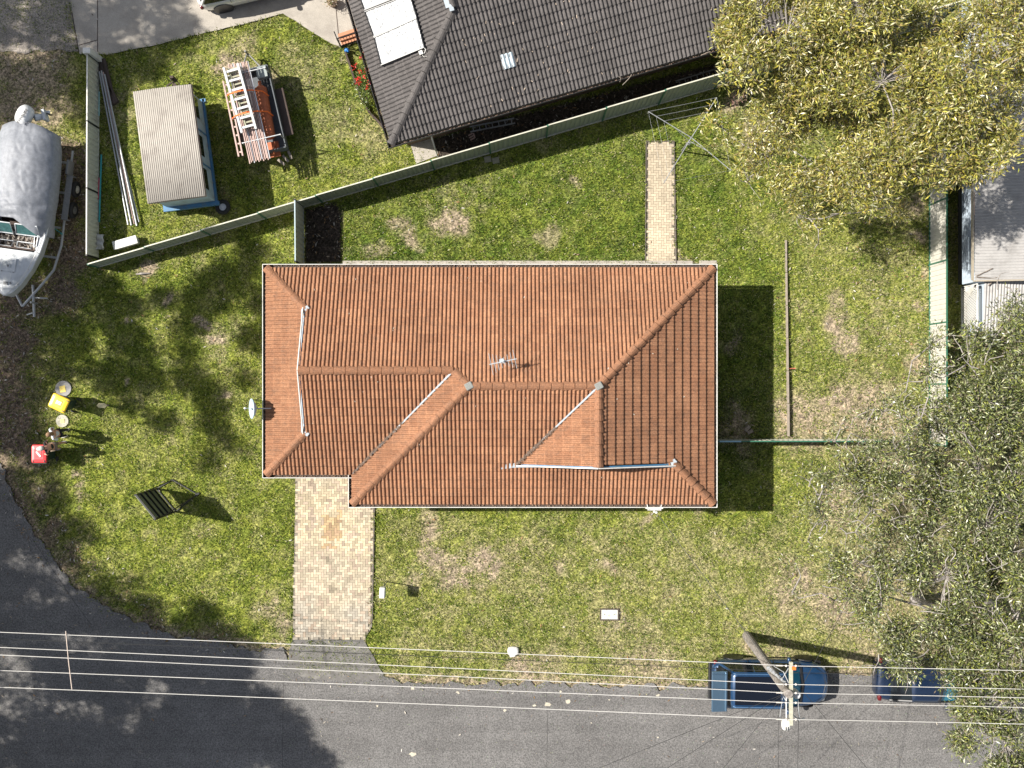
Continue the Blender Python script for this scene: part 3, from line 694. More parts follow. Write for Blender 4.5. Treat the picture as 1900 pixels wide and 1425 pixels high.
# service bracket on the front gutter
sbx, sby = P(1218, 947, 3.0)
sb = MB(); z_ = 2.85
for dx_ in (-.30, .30): sb.beam((sbx + dx_, YS + .1, z_), (sbx + dx_ * .75, sby - .1, z_ + .05), .03, .03)
sb.beam((sbx - .33, YS - .16, z_ + .03), (sbx + .33, YS - .16, z_ + .03), .035, .035); sb.beam((sbx - .26, sby - .1, z_ + .05), (sbx + .26, sby - .1, z_ + .05), .035, .035)
sb.beam((sbx - .3, YS - .16, z_), (sbx + .2, sby - .1, z_ + .06), .02, .02); sb.beam((sbx + .3, YS - .16, z_), (sbx - .2, sby - .1, z_ + .06), .02, .02)
sb.build('service_bracket', M['white'], hs)
si = MB(); si.ball((sbx + .08, sby - .2, z_ + .05), (.06, .05, .05)); si.ball((sbx + .0, sby - .17, z_ + .05), (.045, .045, .04)); si.build('insulator', M['white'], hs)
hs.scale = (.988, .978, 1)
# television antenna on the main roof
ax, ay = P(932, 670, 5.2); zs = ZE + T * (YN - ay)
an = thing('tv_antenna', 'small grey television antenna standing on the orange tiled roof', 'antenna', (ax, ay, zs))
m_ = MB(); m_.tube([(ax, ay, zs - .05), (ax, ay, 5.35)], .02, 6); m_.box((ax, ay, zs + .05), (.22, .12, .06)); m_.build('mast', M['galv'], an, world=True)
m_ = MB(); bA, bB = Vector((ax - .45, ay - .12, 5.3)), Vector((ax + .5, ay + .08, 5.3)); m_.beam(bA, bB, .035, .035); bd = (bB - bA).normalized(); pn = Vector((-bd.y, bd.x, 0))
for i in range(8):
    p = bA + (bB - bA) * (i + .5) / 8; l_ = .10 + .04 * abs(4 - i); m_.tube([p - pn * l_ * 1.5, p + pn * l_ * 1.5], .011, 4)
m_.build('boom', M['galv'], an, world=True)
m_ = MB(); m_.box((ax - .02, ay + .02, 5.36), (.16, .12, .1), .3); m_.tube([(ax + .1, ay, 5.35), (ax + .45, ay - .15, zs + .3)], .006, 4); m_.build('amplifier_box', M['lead'], an, world=True, bevel=.02)
# satellite dish on the left eave
dx_, dy_ = P(476, 758, 3.3)
sd = thing('satellite_dish', 'pale blue grey satellite dish mounted at the left edge of the orange tiled roof', 'satellite dish', (dx_, dy_, 3.3))
m_ = MB(); fw = Vector((-.93, -.02, .5)).normalized(); q = fw.to_track_quat('Z', 'Y').to_matrix(); rings = []
for i in range(7):
    r_ = .40 * max(.02, i / 6); rings.append([q @ Vector((r_ * math.cos(t_) * .95, r_ * math.sin(t_) * 1.0, .45 * r_ * r_ / .4)) + Vector((dx_, dy_, 3.3)) for t_ in [2 * math.pi * j / 24 for j in range(24)]])
m_.loft(rings, cap=False); do = m_.build('reflector', simple('dish_grey', (.33, .42, .46), .5, .08), sd, smooth=True, world=True); do.modifiers.new('s', 'SOLIDIFY').thickness = .015
m_ = MB(); c_ = Vector((dx_, dy_, 3.3)); m_.tube([c_ - fw * .02, c_ + Vector((.25, 0, -.1)), (XW + .35, dy_, ZE + .18)], .022, 8); m_.build('mount', M['galv'], sd, world=True)
m_ = MB(); tip = c_ + fw * .42 + Vector((-.05, .02, -.16)); m_.tube([c_ + Vector((0, 0, -.34)), tip], .012, 6); m_.ball(tip, (.05, .045, .05)); m_.build('feed_arm', M['white'], sd, world=True)

# ---------------- neighbouring tiled house ----------------
A = R(16.4); e = Vector((math.cos(A), math.sin(A))); g = Vector((-math.sin(A), math.cos(A)))
C0 = Vector(P(725, 268, 2.7)); Z2 = 2.7; T2 = .404
def nb(u, v, z=0): p = C0 + e * u + g * v; return (p.x, p.y, z)
nh = thing('tiled_house', 'house with a dark brown-grey tiled roof beyond the diagonal fence', 'house', nb(0, 0, 0))
k = 3.65; LL, DD = 17.0, 11.0
mes = [tile_part(C0, e, g, Z2, T2, [(0, 0), (k, k), (k, 0)], course=.33, roll=.155, lip=.034), tile_part(C0, e, g, Z2, T2, [(k, 0), (LL, 0), (LL - 5.5, 5.5), (k, 5.5)], course=.33, roll=.155, lip=.034),
       tile_part(C0, g, e, Z2, T2, [(0, 0), (k, k), (DD - k, k), (DD, 0)], course=.33, roll=.155, lip=.034)]
me = join_meshes('roof', mes); nro = link('roof', me, M['slate'], nh, world=True)
m_ = MB(); m_.add([nb(k, 5.5, Z2 + 5.5 * T2), nb(LL - 5.5, 5.5, Z2 + 5.5 * T2), nb(LL, DD, Z2), nb(k, DD, Z2)], [(0, 1, 2, 3)]); m_.add([nb(LL, 0, Z2), nb(LL, DD, Z2), nb(LL - 5.5, 5.5, Z2 + 5.5 * T2)], [(0, 1, 2)]); m_.build('rear_slope', M['slate'], nro, world=True)
cap_run(nb(0, 0, Z2), nb(k, k, Z2 + k * T2), nro, M['slate']); cap_run(nb(k, k, Z2 + k * T2 + .05), nb(k, 5.5, Z2 + 5.5 * T2 + .02), nro, M['slate'], w=.12); cap_run(nb(k, 5.5, Z2 + 5.5 * T2), nb(LL - 5.5, 5.5, Z2 + 5.5 * T2), nro, M['slate']); cap_run(nb(LL, 0, Z2), nb(LL - 5.5, 5.5, Z2 + 5.5 * T2), nro, M['slate'])
m_ = MB(); m_.beam(nb(k - .2, k + .05, Z2 + k * T2 + .1), nb(k - .2, 5.5, Z2 + k * T2 + .1), .18, .02); m_.box(nb(k - .1, k, Z2 + k * T2 + .14), (.16, .24, .05), A); m_.build('flashing', M['lead'], nro, world=True)
m_ = MB(); m_.add([nb(k - .08, k, Z2 + k * T2), nb(k - .08, DD - k, Z2 + k * T2), nb(k - .08, 5.5, Z2 + 5.5 * T2)], [(0, 1, 2)]); m_.build('gablet', M['soffit'], nro, world=True)
db = MB()
for i in range(150):
    u_, v_ = random.uniform(3.5, 14), random.uniform(.1, 5.2)
    q0 = Vector(nb(u_, v_, Z2 + T2 * v_ + .05)); db.box(q0, (random.uniform(.015, .03), random.uniform(.05, .13), .008), A + random.gauss(0, .5))
tag(db.build('fallen_leaf', simple('tan_leaf', (.42, .34, .27), .8, .3), nro, world=True), kind='stuff')
gutter('gutter', [nb(0, DD, Z2), nb(0, 0, Z2), nb(LL, 0, Z2)], M['black'], nh, w=.11)
m_ = MB(); m_.beam(nb(0, .02, Z2 - .16), nb(LL, .02, Z2 - .16), .03, .2); m_.build('fascia', simple('brown_fascia', (.17, .15, .14), .7, .1), nh, world=True)
m_ = MB(); m_.prism([nb(.5, .5)[:2], nb(LL - .5, .5)[:2], nb(LL - .5, DD - .5)[:2], nb(.5, DD - .5)[:2]], -.05, 2.6); m_.build('wall', M['brick2'], nh, world=True)
m_ = MB(); m_.prism([nb(.03, .06)[:2], nb(LL, .06)[:2], nb(LL, DD)[:2], nb(.03, DD)[:2]], 2.5, 2.56); m_.build('eaves', M['soffit'], nh, world=True)
for u in (3, 6.5, 10): window(nh, nb(u, .49, 1.5), 1.4, 1.1, (-g.x, -g.y), fr=M['black'])
for v in (3, 7): window(nh, nb(.49, v, 1.5), 1.4, 1.1, (-e.x, -e.y), fr=M['black'])
m_ = MB(); m_.box(nb(5.05, 1.55, Z2 + 1.55 * T2 + .06), (.46, .52, .02), M=Matrix.Rotation(A, 3, 'Z') @ Matrix.Rotation(math.atan(T2), 3, 'X'))
for i in range(3): m_.tube([nb(4.9 + i * .155, 1.32, Z2 + 1.32 * T2 + .07), nb(4.9 + i * .155, 1.8, Z2 + 1.8 * T2 + .07)], .045, 8)
m_.build('skylight_tile', simple('clear_tile', (.50, .58, .62), .2, .06), nro, world=True)
# three pale solar pool collectors lying on the left slope
SQ = [[(707, 121), (787, 88), (773, 34), (694, 70)], [(693, 68), (773, 32), (760, -10), (677, 22)], [(676, 19), (757, -13), (742, -62), (660, -26)]]
def zon(px_, py_):
    z = 3.2
    for _ in range(6):
        x, y = P(px_, py_, z); u = (Vector((x, y)) - C0).dot(e); z = Z2 + T2 * u + .14
    return (x, y, z)
names = ['pale flat solar water panel on the dark tiled roof, nearest the diagonal fence', 'middle pale flat solar water panel of three on the dark tiled roof', 'pale flat solar water panel on the dark roof, cut by the photo edge']
m, t, b = nt('collector'); v = objc(t); wv = t.nodes.new('ShaderNodeTexVoronoi'); wv.inputs['Scale'].default_value = 8
mp = t.nodes.new('ShaderNodeMapping'); mp.inputs['Scale'].default_value = (2.2, .8, 1); mp.inputs['Rotation'].default_value = (0, 0, .4); t.links.new(v, mp.inputs[0]); t.links.new(mp.outputs[0], wv.inputs[0])
t.links.new(ramp(t, wv.outputs['Distance'], [(.10, (.06, .065, .07)), (.22, (.25, .255, .26))]), b.inputs['Base Color']); b.inputs['Roughness'].default_value = .3; bump(t, b, wv.outputs['Distance'], .8, .02)
for qd, nm in zip(SQ, names):
    p = [Vector(zon(*c)) for c in qd]; c = sum(p, Vector()) / 4
    s_ = thing('solar_collector', nm, 'solar panel', tuple(c), group='solar panels on the dark tiled roof')
    mm = MB(); n_ = (p[1] - p[0]).cross(p[2] - p[0]).normalized(); n_ = n_ if n_.z > 0 else -n_
    mm.add([*[x - n_ * .08 for x in p], *p], [(0, 1, 2, 3), (7, 6, 5, 4), (0, 4, 5, 1), (1, 5, 6, 2), (2, 6, 7, 3), (3, 7, 4, 0)]); mm.build('absorber', m, s_, world=True)
    mm = MB()
    for i in range(4): mm.beam(p[i] + n_ * .0, p[(i + 1) % 4], .035, .07)
    mm.build('frame', M['black'], s_, world=True)
hb = Vector(zon(781, 98)); ht = thing('roof_fitting', 'small white pipe fitting on the dark tiled roof just below the solar panels', 'pipe fitting', tuple(hb))
mm = MB(); mm.box(hb, (.14, .14, .1), .4); mm.build('valve_box', M['white'], ht, world=True)
mm = MB(); mm.tube([hb, hb + Vector((.12, -.03, .0)), hb + Vector((.18, .1, .04)), Vector(zon(787, 88))], .015, 6); mm.tube([hb, hb + Vector((.1, -.14, 0)), hb + Vector((.22, -.12, .0))], .012, 6); mm.build('pipe', M['white'], ht, world=True)

# ---------------- pale house on the right edge ----------------
def corr(name, x0, x1, y0, y1, zf, mat, parent, along='x', pitch=.09, amp=.012, mi=0):
    mb = MB(); rows = []
    if along == 'x':
        ys = np.arange(y0, y1, pitch / 6); xs = np.linspace(x0, x1, 3)
        rows = [[(x, y, zf(x, y) + amp * math.sin(2 * math.pi * y / pitch)) for x in xs] for y in ys]
    else:
        xs = np.arange(x0, x1, pitch / 6); ys = np.linspace(y0, y1, 3)
        rows = [[(x, y, zf(x, y) + amp * math.sin(2 * math.pi * x / pitch)) for y in ys] for x in xs]
    mb.sheet(rows); return mb.build(name, mat, parent, smooth=True, world=True)
ph = thing('weatherboard_house', 'pale blue-grey house with a corrugated iron roof', 'house', (17.93, 8, 0))
M['iron'] = simple('corrugated_iron', (.30, .29, .28), .6, .15, 2, metal=.0, dirt=(.22, .21, .20))
XR = 17.2; YR = P(0, 520, 3)[1]
corr('roof', XR, 27, YR, 15.5, lambda x, y: 3.05 + .18 * (x - XR), M['iron'], ph, 'x', .11, .017)
x2 = P(1826, 0, 2.8)[0]; corr('verandah_roof', x2, 27, 1.4, YR - .02, lambda x, y: 2.85 - .10 * (YR - y), M['iron'], ph, 'y', .11, .02)
mm = MB(); mm.beam((XR - .05, YR, 3.0), (XR - .05, 15.5, 3.0), .05, .12); mm.beam((XR - .05, YR - .03, 3.03), (27, YR - .03, 4.8), .05, .08); mm.build('gutter', simple('gutter_tan', (.30, .26, .20), .6, .2), ph, world=True)
mm = MB(); mm.prism([(17.93, YR + .1), (27, YR + .1), (27, 15.5), (17.93, 15.5)], .45, 3.0)
for i in range(14): mm.beam((17.915, YR + .1, .55 + i * .17), (17.915, 15.5, .55 + i * .17), .02, .012)
M['wb'] = simple('weatherboard_paint', (.40, .46, .52), .6, .06, 2); mm.build('wall', M['wb'], ph, world=True)
mm = MB(); mm.prism([(18.0, YR + .15), (26, YR + .15), (26, 15.4), (18.0, 15.4)], -.05, .45); mm.build('subfloor', simple('subfloor_grey', (.10, .10, .10), .9, .2), ph, world=True)
window(ph, (17.93, 6.55, 1.9), 1.7, 1.0, (-1, 0), fr=simple('window_timber', (.2, .15, .11), .7, .2), gm=simple('dark_blind', (.09, .06, .045), .7, .4)); window(ph, (17.93, 8.35, 1.9), 1.3, 1.1, (-1, 0), fr=M['black'])
mm = MB(); mm.box((17.6, 4.95, 2.15), (.6, 1.25, .05), M=Matrix.Rotation(.5, 3, 'Y')); mm.build('window_hood', M['wb'], ph, world=True)
mm = MB(); mm.prism([(18.35, 1.9), (18.9, 1.9), (18.9, YR + .1), (18.35, YR + .1)], 0, 2.5); mm.build('porch_wall', M['wb'], ph, world=True)
mm = MB()
for i in range(20):
    mm.beam((18.05, 1.9 + i * .105, .2), (18.05, min(YR, 2.6 + i * .105), 1.5), .012, .03); mm.beam((18.06, 1.9 + i * .105, 1.5), (18.06, min(YR, 2.6 + i * .105), .2), .012, .03)
mm.beam((18.05, 1.9, 1.5), (18.05, YR, 1.5), .05, .05); mm.beam((18.05, 1.9, .2), (18.05, YR, .2), .05, .05); mm.build('lattice', M['white'], ph, world=True)
mm = MB(); mm.tube([P3(1812, 512, 3.1), P3(1842, 498, 3.2)], .02, 5); mm.tube([P3(1812, 514, 3.1), P3(1845, 517, 3.15), P3(1855, 511, 3.2)], .02, 5); mm.tube([P3(1834, 530, 2.9), P3(1840, 524, 2.95), P3(1850, 522, 2.95)], .025, 5)
tag(mm.build('fallen_branch', M['bark']), 'thin broken twigs lying on the corner of the corrugated iron roof', 'twigs')
# ---------------- fences ----------------
def ribbed_fence(name, label, a, b, h0, h1, mat, postmat, railmat, pw=2.36, rib=.19, caps_=True, group=None, base=0.0):
    a = Vector((a[0], a[1], 0)); b = Vector((b[0], b[1], 0)); D = b - a; L = D.length; d = D.normalized(); nrm = Vector((-d.y, d.x, 0))
    f = thing(name, label, 'fence', tuple(a), group=group); n = max(1, round(L / pw))
    hh = lambda s: h0 + (h1 - h0) * s / L
    for i in range(n):
        s0, s1 = L * i / n, L * (i + 1) / n; hp = hh((s0 + s1) / 2)
        mm = MB(); k = int((s1 - s0) / rib); rows = []
        pts = []
        for j in range(k):
            w = (s1 - s0 - .04) / k; q = s0 + .02 + j * w
            pts += [(q, 0), (q + w * .40, 0), (q + w * .5, .03), (q + w * .9, .03), (q + w * .999, 0)]
        rows = [[a + d * s + nrm * o + Vector((0, 0, z)) for s, o in pts] for z in (.03, hp - .03)]
        mm.sheet(rows); o = mm.build('panel', mat, f, world=True)
        mm = MB(); mm.beam(a + d * (s0 + .03) + Vector((0, 0, hp)), a + d * (s1 - .03) + Vector((0, 0, hp)), .045, .05); mm.build('rail', railmat, f, world=True); mm = MB(); mm.beam(a + d * (s0 + .03) + Vector((0, 0, .06)), a + d * (s1 - .03) + Vector((0, 0, .06)), .045, .05); mm.build('rail', railmat, f, world=True)
    for i in range(n + 1):
        s = L * i / n; mm = MB(); mm.box(tuple(a + d * s + Vector((0, 0, (hh(s) + .02) / 2))), (.055, .065, hh(s) + .04), math.atan2(d.y, d.x)); mm.build('post', postmat, f, world=True)
    return f
T1 = P(162, 100, 1.1); xL = T1[0]
ff = ribbed_fence('fence', 'pale cream ribbed metal fence running down beside the boat', (xL, T1[1]), (xL - .03, P(0, 480, 0)[1]), 1.1, 1.1, M['cream'], M['black'], M['white'], group=None)
mm = MB(); mm.box((xL + .02, T1[1] + .1, .6), (.30, .22, 1.25)); mm.build('end_post', M['white'], ff, world=True, bevel=.01)
B0, B1 = P(183, 496), P(1740, 43)
ribbed_fence('fence', 'long diagonal pale ribbed metal fence between the lawn and the tiled house above', B0, B1, .98, 2.4, M['mist'], M['green'], M['cream'], group=None)
S0 = P(563, 384); S1 = (S0[0] + .02, 4.75)
ribbed_fence('fence', 'short grey ribbed metal fence from the diagonal fence down to the orange roofed house', S0, S1, 1.55, 1.55, M['cream'], M['black'], simple('bluegrey_rail', (.34, .42, .44), .5, .1), pw=2.4)
Fx = 16.82
ribbed_fence('fence', 'sunlit cream ribbed metal fence with green posts beside the pale house on the right', (Fx, 9.6), (Fx, -2.4), 1.6, 1.6, M['creamlit'], M['green'], M['green'], pw=2.42)
g0, g1 = P(1320, 815.5), P(1625, 815.5)
gf = ribbed_fence('fence', 'low pale fence with a green top rail from the brick house towards the right trees', g0, g1, 1.25, 1.25, M['cream'], M['green'], M['green'])
mm = MB(); mm.beam(P3(1335, 819, 1.3), P3(1375, 819, 1.3), .06, .05); mm.build('gate_rail', simple('pale_blue_rail', (.25, .42, .50), .5, .1), gf, world=True)
mm = MB(); pa, pb = P(1457.5, 446), P(1461.5, 810)
te = thing('garden_edging', 'long thin timber edging board on the lawn right of the brick house', 'garden edging', (pa[0], pa[1], 0))
for i in range(6):
    s0, s1 = i / 6, (i + 1) / 6 - .003; h_ = .08 + .12 * s0
    A_ = Vector((pa[0] + (pb[0] - pa[0]) * s0, pa[1] + (pb[1] - pa[1]) * s0, h_ / 2)); B_ = Vector((pa[0] + (pb[0] - pa[0]) * s1, pa[1] + (pb[1] - pa[1]) * s1, h_ / 2)); mm.beam(A_, B_, .055, h_ + .04)
mm.build('board', M['wood'], te, world=True)
mm = MB(); x, y = P(1464, 684); mm.tube([(x, y, 0), (x, y, .75)], .016, 6); mm.box((x, y, .75), (.07, .04, .05)); tag(mm.build('garden_stake', simple('red_stake', (.5, .13, .09), .6, .1)), 'thin red-topped garden stake beside the timber edging', 'stake')

# ---------------- rotary clothes hoist ----------------
hx, hy = P(1265, 280); ch = thing('clothes_hoist', 'grey rotary clothes hoist with four arms beside the paved path', 'clothes hoist', (hx, hy, 0))
mm = MB(); mm.tube([(hx, hy, 0), (hx, hy, 1.2)], .032, 8); mm.tube([(hx, hy, 1.2), (hx, hy, 2.15)], .024, 8); mm.build('mast', M['galvd'], ch, world=True)
mm = MB(); mm.box((hx + .05, hy, 1.15), (.14, .09, .12)); mm.tube([(hx + .1, hy, 1.15), (hx + .24, hy + .05, 1.15), (hx + .24, hy + .05, 1.27)], .012, 6); mm.build('winder', M['galv'], ch, world=True)
tips = [P3(1203, 207, 2.25), P3(1330, 181, 2.3), P3(1356, 316, 2.2), P3(1232, 339, 2.15)]; hub = Vector((hx, hy, 2.1))
for tp in tips:
    mm = MB(); tp = Vector(tp); mm.tube([hub, tp], .016, 6); mm.tube([Vector((hx, hy, 1.62)), hub + (tp - hub) * .42], .009, 5); mm.tube([tp, tp + Vector((0, 0, -.30))], .009, 5); mm.build('arm', M['galv'], ch, world=True)
mm = MB()
for kk in (1.0, .82, .64):
    for i in range(4):
        a_ = hub + (Vector(tips[i]) - hub) * kk; b_ = hub + (Vector(tips[(i + 1) % 4]) - hub) * kk
        if i in (1, 2) and kk < .9: continue
        md = (a_ + b_) / 2 + Vector((0, 0, -.03)); mm.tube([a_, md, b_], .006 if i == 0 else .003, 4)
mm.build('clothes_line', M['galv'], ch, world=True)

# ---------------- little things on the front lawn ----------------
x, y = P(718, 1079); mbx = thing('letterbox', 'small white letterbox on a thin post beside the paved driveway', 'letterbox', (x, y, 0))
mm = MB(); mm.tube([(x, y, 0), (x, y, .95), (x, y - .06, 1.0)], .02, 8); mm.build('post', M['galvd'], mbx, world=True)
mm = MB(); mm.box((x - .04, y - .2, 1.1), (.2, .42, .26), -.05); mm.build('box', M['white'], mbx, world=True, bevel=.015)
mm = MB(); mm.box((x + .07, y - .2, 1.10), (.015, .40, .2), -.05); mm.build('door', simple('blue_grey_door', (.22, .32, .42), .5, .1), mbx, world=True)
x, y = P(1131, 1140); pt = thing('pit_cover', 'rectangular pale concrete pit cover set in the front verge', 'pit cover', (x, y, 0))
mm = MB(); mm.box((x, y, .02), (.66, .38, .03), -.01); mm.build('lid', simple('pale_pit', (.50, .50, .45), .8, .08), pt, world=True, bevel=.01)
mm = MB()
for dx_, dy_, sx, sy in ((0, .215, .78, .05), (0, -.215, .78, .05), (.365, 0, .05, .38), (-.365, 0, .05, .38)): mm.box((x + dx_, y + dy_, .01), (sx, sy, .05))
mm.build('rim', M['wooddark'], pt, world=True)
mm = MB()
for dx_ in (-.2, .2): mm.tube([(x + dx_, y, .036), (x + dx_, y, .0385)], .018, 8)
mm.build('lifting_hole', M['black'], pt, world=True)
x, y = P(952, 1207); mm = MB(); mm.ball((x, y, .05), (.23, .18, .1), 12, 8, pw=.6); mm.box((x - .03, y - .17, .05), (.22, .12, .10), .2)
tag(mm.build('hydrant_block', simple('white_block', (.55, .53, .50), .8, .1)), 'small white concrete marker block in the verge close to the road', 'marker block')
x, y = P(118, 721); pt = thing('pit_cover', 'round grey pit cover with a bright yellow square beside the yellow lidded bin', 'pit cover', (x, y, 0))
mm = MB(); mm.tube([(x, y, -.02), (x, y, .045)], .32, 28); mm.build('lid', simple('grey_pit', (.27, .26, .25), .9, .15), pt, world=True)
mm = MB(); mm.box((x - .02, y - .02, .052), (.23, .26, .012), .2); mm.build('marking', simple('yellow_mark', (.68, .52, .14), .8, .1), pt, world=True)
x, y = P(116, 781); pt = thing('pit_cover', 'round worn pale pit cover with faded yellow centre near the people', 'pit cover', (x, y, 0))
mm = MB(); mm.tube([(x, y, -.02), (x, y, .04)], .25, 24); mm.build('lid', simple('pale_round', (.40, .38, .31), .9, .2), pt, world=True)
mm = MB(); mm.box((x + .02, y, .045), (.16, .17, .012), .1); mm.build('marking', simple('faded_yellow', (.52, .46, .22), .8, .15), pt, world=True)
x, y = P(200, 752); mk_ = thing('marker_post', 'short pale marker post on the left lawn at the tip of the bin shadow', 'marker post', (x, y, 0))
mm = MB(); mm.box((x, y, .26), (.09, .09, .54)); mm.build('post', M['wood'], mk_, world=True)
mm = MB(); mm.prism([(x - .2, y + .0), (x - .12, y + .1), (x + .12, y + .09), (x + .2, y + .0), (x + .12, y - .1), (x - .12, y - .08)], .53, .58); mm.build('cap', simple('pale_cap', (.55, .48, .27), .7, .1), mk_, world=True)
for px_, py_, w_, h_, a_, lb in ((1386, 795, .26, .14, .9, 'upper'), (1391, 801, .24, .13, .5, 'lower')):
    x, y = P(px_, py_); mm = MB(); mm.box((x, y, .05), (w_, h_, .1), a_); tag(mm.build('loose_brick', M['wood'], bevel=.01), f'loose pale brick in the shade right of the house, {lb} of the two', 'brick')
for px_, py_, lb in ((905, 296, 'left'), (920, 298, 'right')):
    x, y = P(px_, py_); mm = MB(); mm.box((x, y, .03), (.28, .24, .06), .2); tag(mm.build('paving_slab', simple('mossy_slab', (.22, .21, .15), .9, .2), bevel=.01), f'mossy paving slab in the shade of the diagonal fence, {lb} of two', 'slab')
mm = MB(); x, y = P(265, 508); mm.tube([(x - .25, y - .02, .05), (x, y, .09), (x + .3, y + .02, .04)], [.03, .05, .02], 7); tag(mm.build('driftwood', M['barkp']), 'small pale log lying on the lawn below the diagonal fence corner', 'log')

# ---------------- sign board with its back to the camera ----------------
Z_B, Z_T = .42, 2.3
t0, t1 = Vector(P3(250, 919, Z_T)), Vector(P3(287, 964, Z_T)); d = (t1 - t0); L = d.length; d.normalize(); nn = Vector((-d.y, d.x, 0)) ; nn = nn if nn.x > 0 else -nn
sg = thing('sign_board', 'black framed estate sign board seen from behind on the left lawn', 'sign board', (t0.x, t0.y, 0))
mm = MB(); up = Vector((0, 0, 1)); c0 = (t0 + t1) / 2
q = Matrix((d, nn, up)).transposed()
mm.box((c0.x, c0.y, (Z_B + Z_T) / 2), (L - .06, .02, Z_T - Z_B), M=q); mm.build('panel', simple('dark_panel', (.13, .15, .09), .5, .2), sg, world=True)
mm = MB()
for s in (0, L): mm.box((t0.x + d.x * s, t0.y + d.y * s, Z_T / 2), (.06, .06, Z_T), M=q)
for k_ in range(5): z = Z_B + (Z_T - Z_B) * k_ / 4; mm.box((c0.x + nn.x * .05, c0.y + nn.y * .05, z), (L - .0, .06, .05), M=q)
mm.build('frame', M['black'], sg, world=True)
mm = MB(); b0 = Vector((t0.x, t0.y, .03)); b1 = b0 + d * L; r0 = Vector(P3(319.6, 890, .03)); r1 = Vector(P3(366, 917, .03))
mm.beam(b0 + nn * .02, r0, .045, .045); mm.beam(r0, r1, .045, .045); mm.beam(b1 + nn * .02, r1, .045, .045); mm.beam(b0 + up * .0, b1, .045, .045)
mm.beam(r0 * .9 + b0 * .1, b0 + up * 1.4, .035, .035); mm.beam(r1 * .9 + b1 * .1, b1 + up * 1.4, .035, .035); mm.box(tuple(r1), (.18, .08, .05), .6); mm.build('brace', M['black'], sg, world=True)

# ---------------- wheelie bins ----------------
def bin_(label, loc, rz, lidmat, logo):
    t_ = thing('wheelie_bin', label, 'wheelie bin', loc, rz)
    mm = MB(); rings = []
    for z, sx, sy in ((.08, .19, .22), (.5, .22, .26), (.93, .26, .31), (1.0, .28, .33)): rings.append([(a_ * sx, b_ * sy, z) for a_, b_ in ((-1, -1), (1, -1), (1, 1), (-1, 1))])
    mm.loft(rings); mm.build('body', M['bing'], t_, bevel=.03)
    mm = MB(); n = 12
    lid = []
    for z, k in ((1.0, 1.0), (1.04, 1.0), (1.07, .9), (1.085, .6)): lid.append([(.30 * k * a_, .36 * k * b_ - .01, z) for a_, b_ in ((-1, -.8), (-.85, -1), (.85, -1), (1, -.8), (1, .85), (.9, 1), (-.9, 1), (-1, .85))])
    mm.loft(lid); lo = mm.build('lid', lidmat, t_, bevel=.012)
    mm = MB(); mm.box((0, -.02, 1.093), (.26, .26, .018)); mm.build('lid_panel', lidmat, lo, bevel=.02)
    mm = MB()
    if logo == 'bars':
        for i in range(3): mm.box((-.07 + i * .05, .03, 1.105), (.028, .18, .006))
        mm.box((-.02, -.08, 1.105), (.16, .05, .006))
    else: mm.box((0, 0, 1.105), (.07, .26, .006), .7)
    mm.build('lid_marking', M['white'], lo)
    mm = MB()
    for s in (-1, 1): mm.box((s * .22, .28, 1.075), (.03, .09, .03))
    mm.build('lid_hinge', M['black'], lo)
    mm = MB(); mm.tube([(-.27, .38, .98), (.27, .38, .98)], .016, 8); mm.box((-.2, .35, .96), (.03, .08, .05)); mm.box((.2, .35, .96), (.03, .08, .05)); mm.build('handle', M['bing'], t_)
    for s in (-1, 1):
        mm = MB(); mm.tube([(s * .25, .26, .10), (s * .29, .26, .10)], .10, 16); mm.build('wheel', M['rubber'], t_)
    return t_
bin_('dark wheelie bin with a yellow lid beside the round pit cover', P3(132, 747, 0)[:2] + (0,), R(-115), M['yelp'], 'bars')
bin_('dark wheelie bin with a red lid held by a person in black', P3(96, 839, 0)[:2] + (0,), R(180), M['redp'], 'slash')

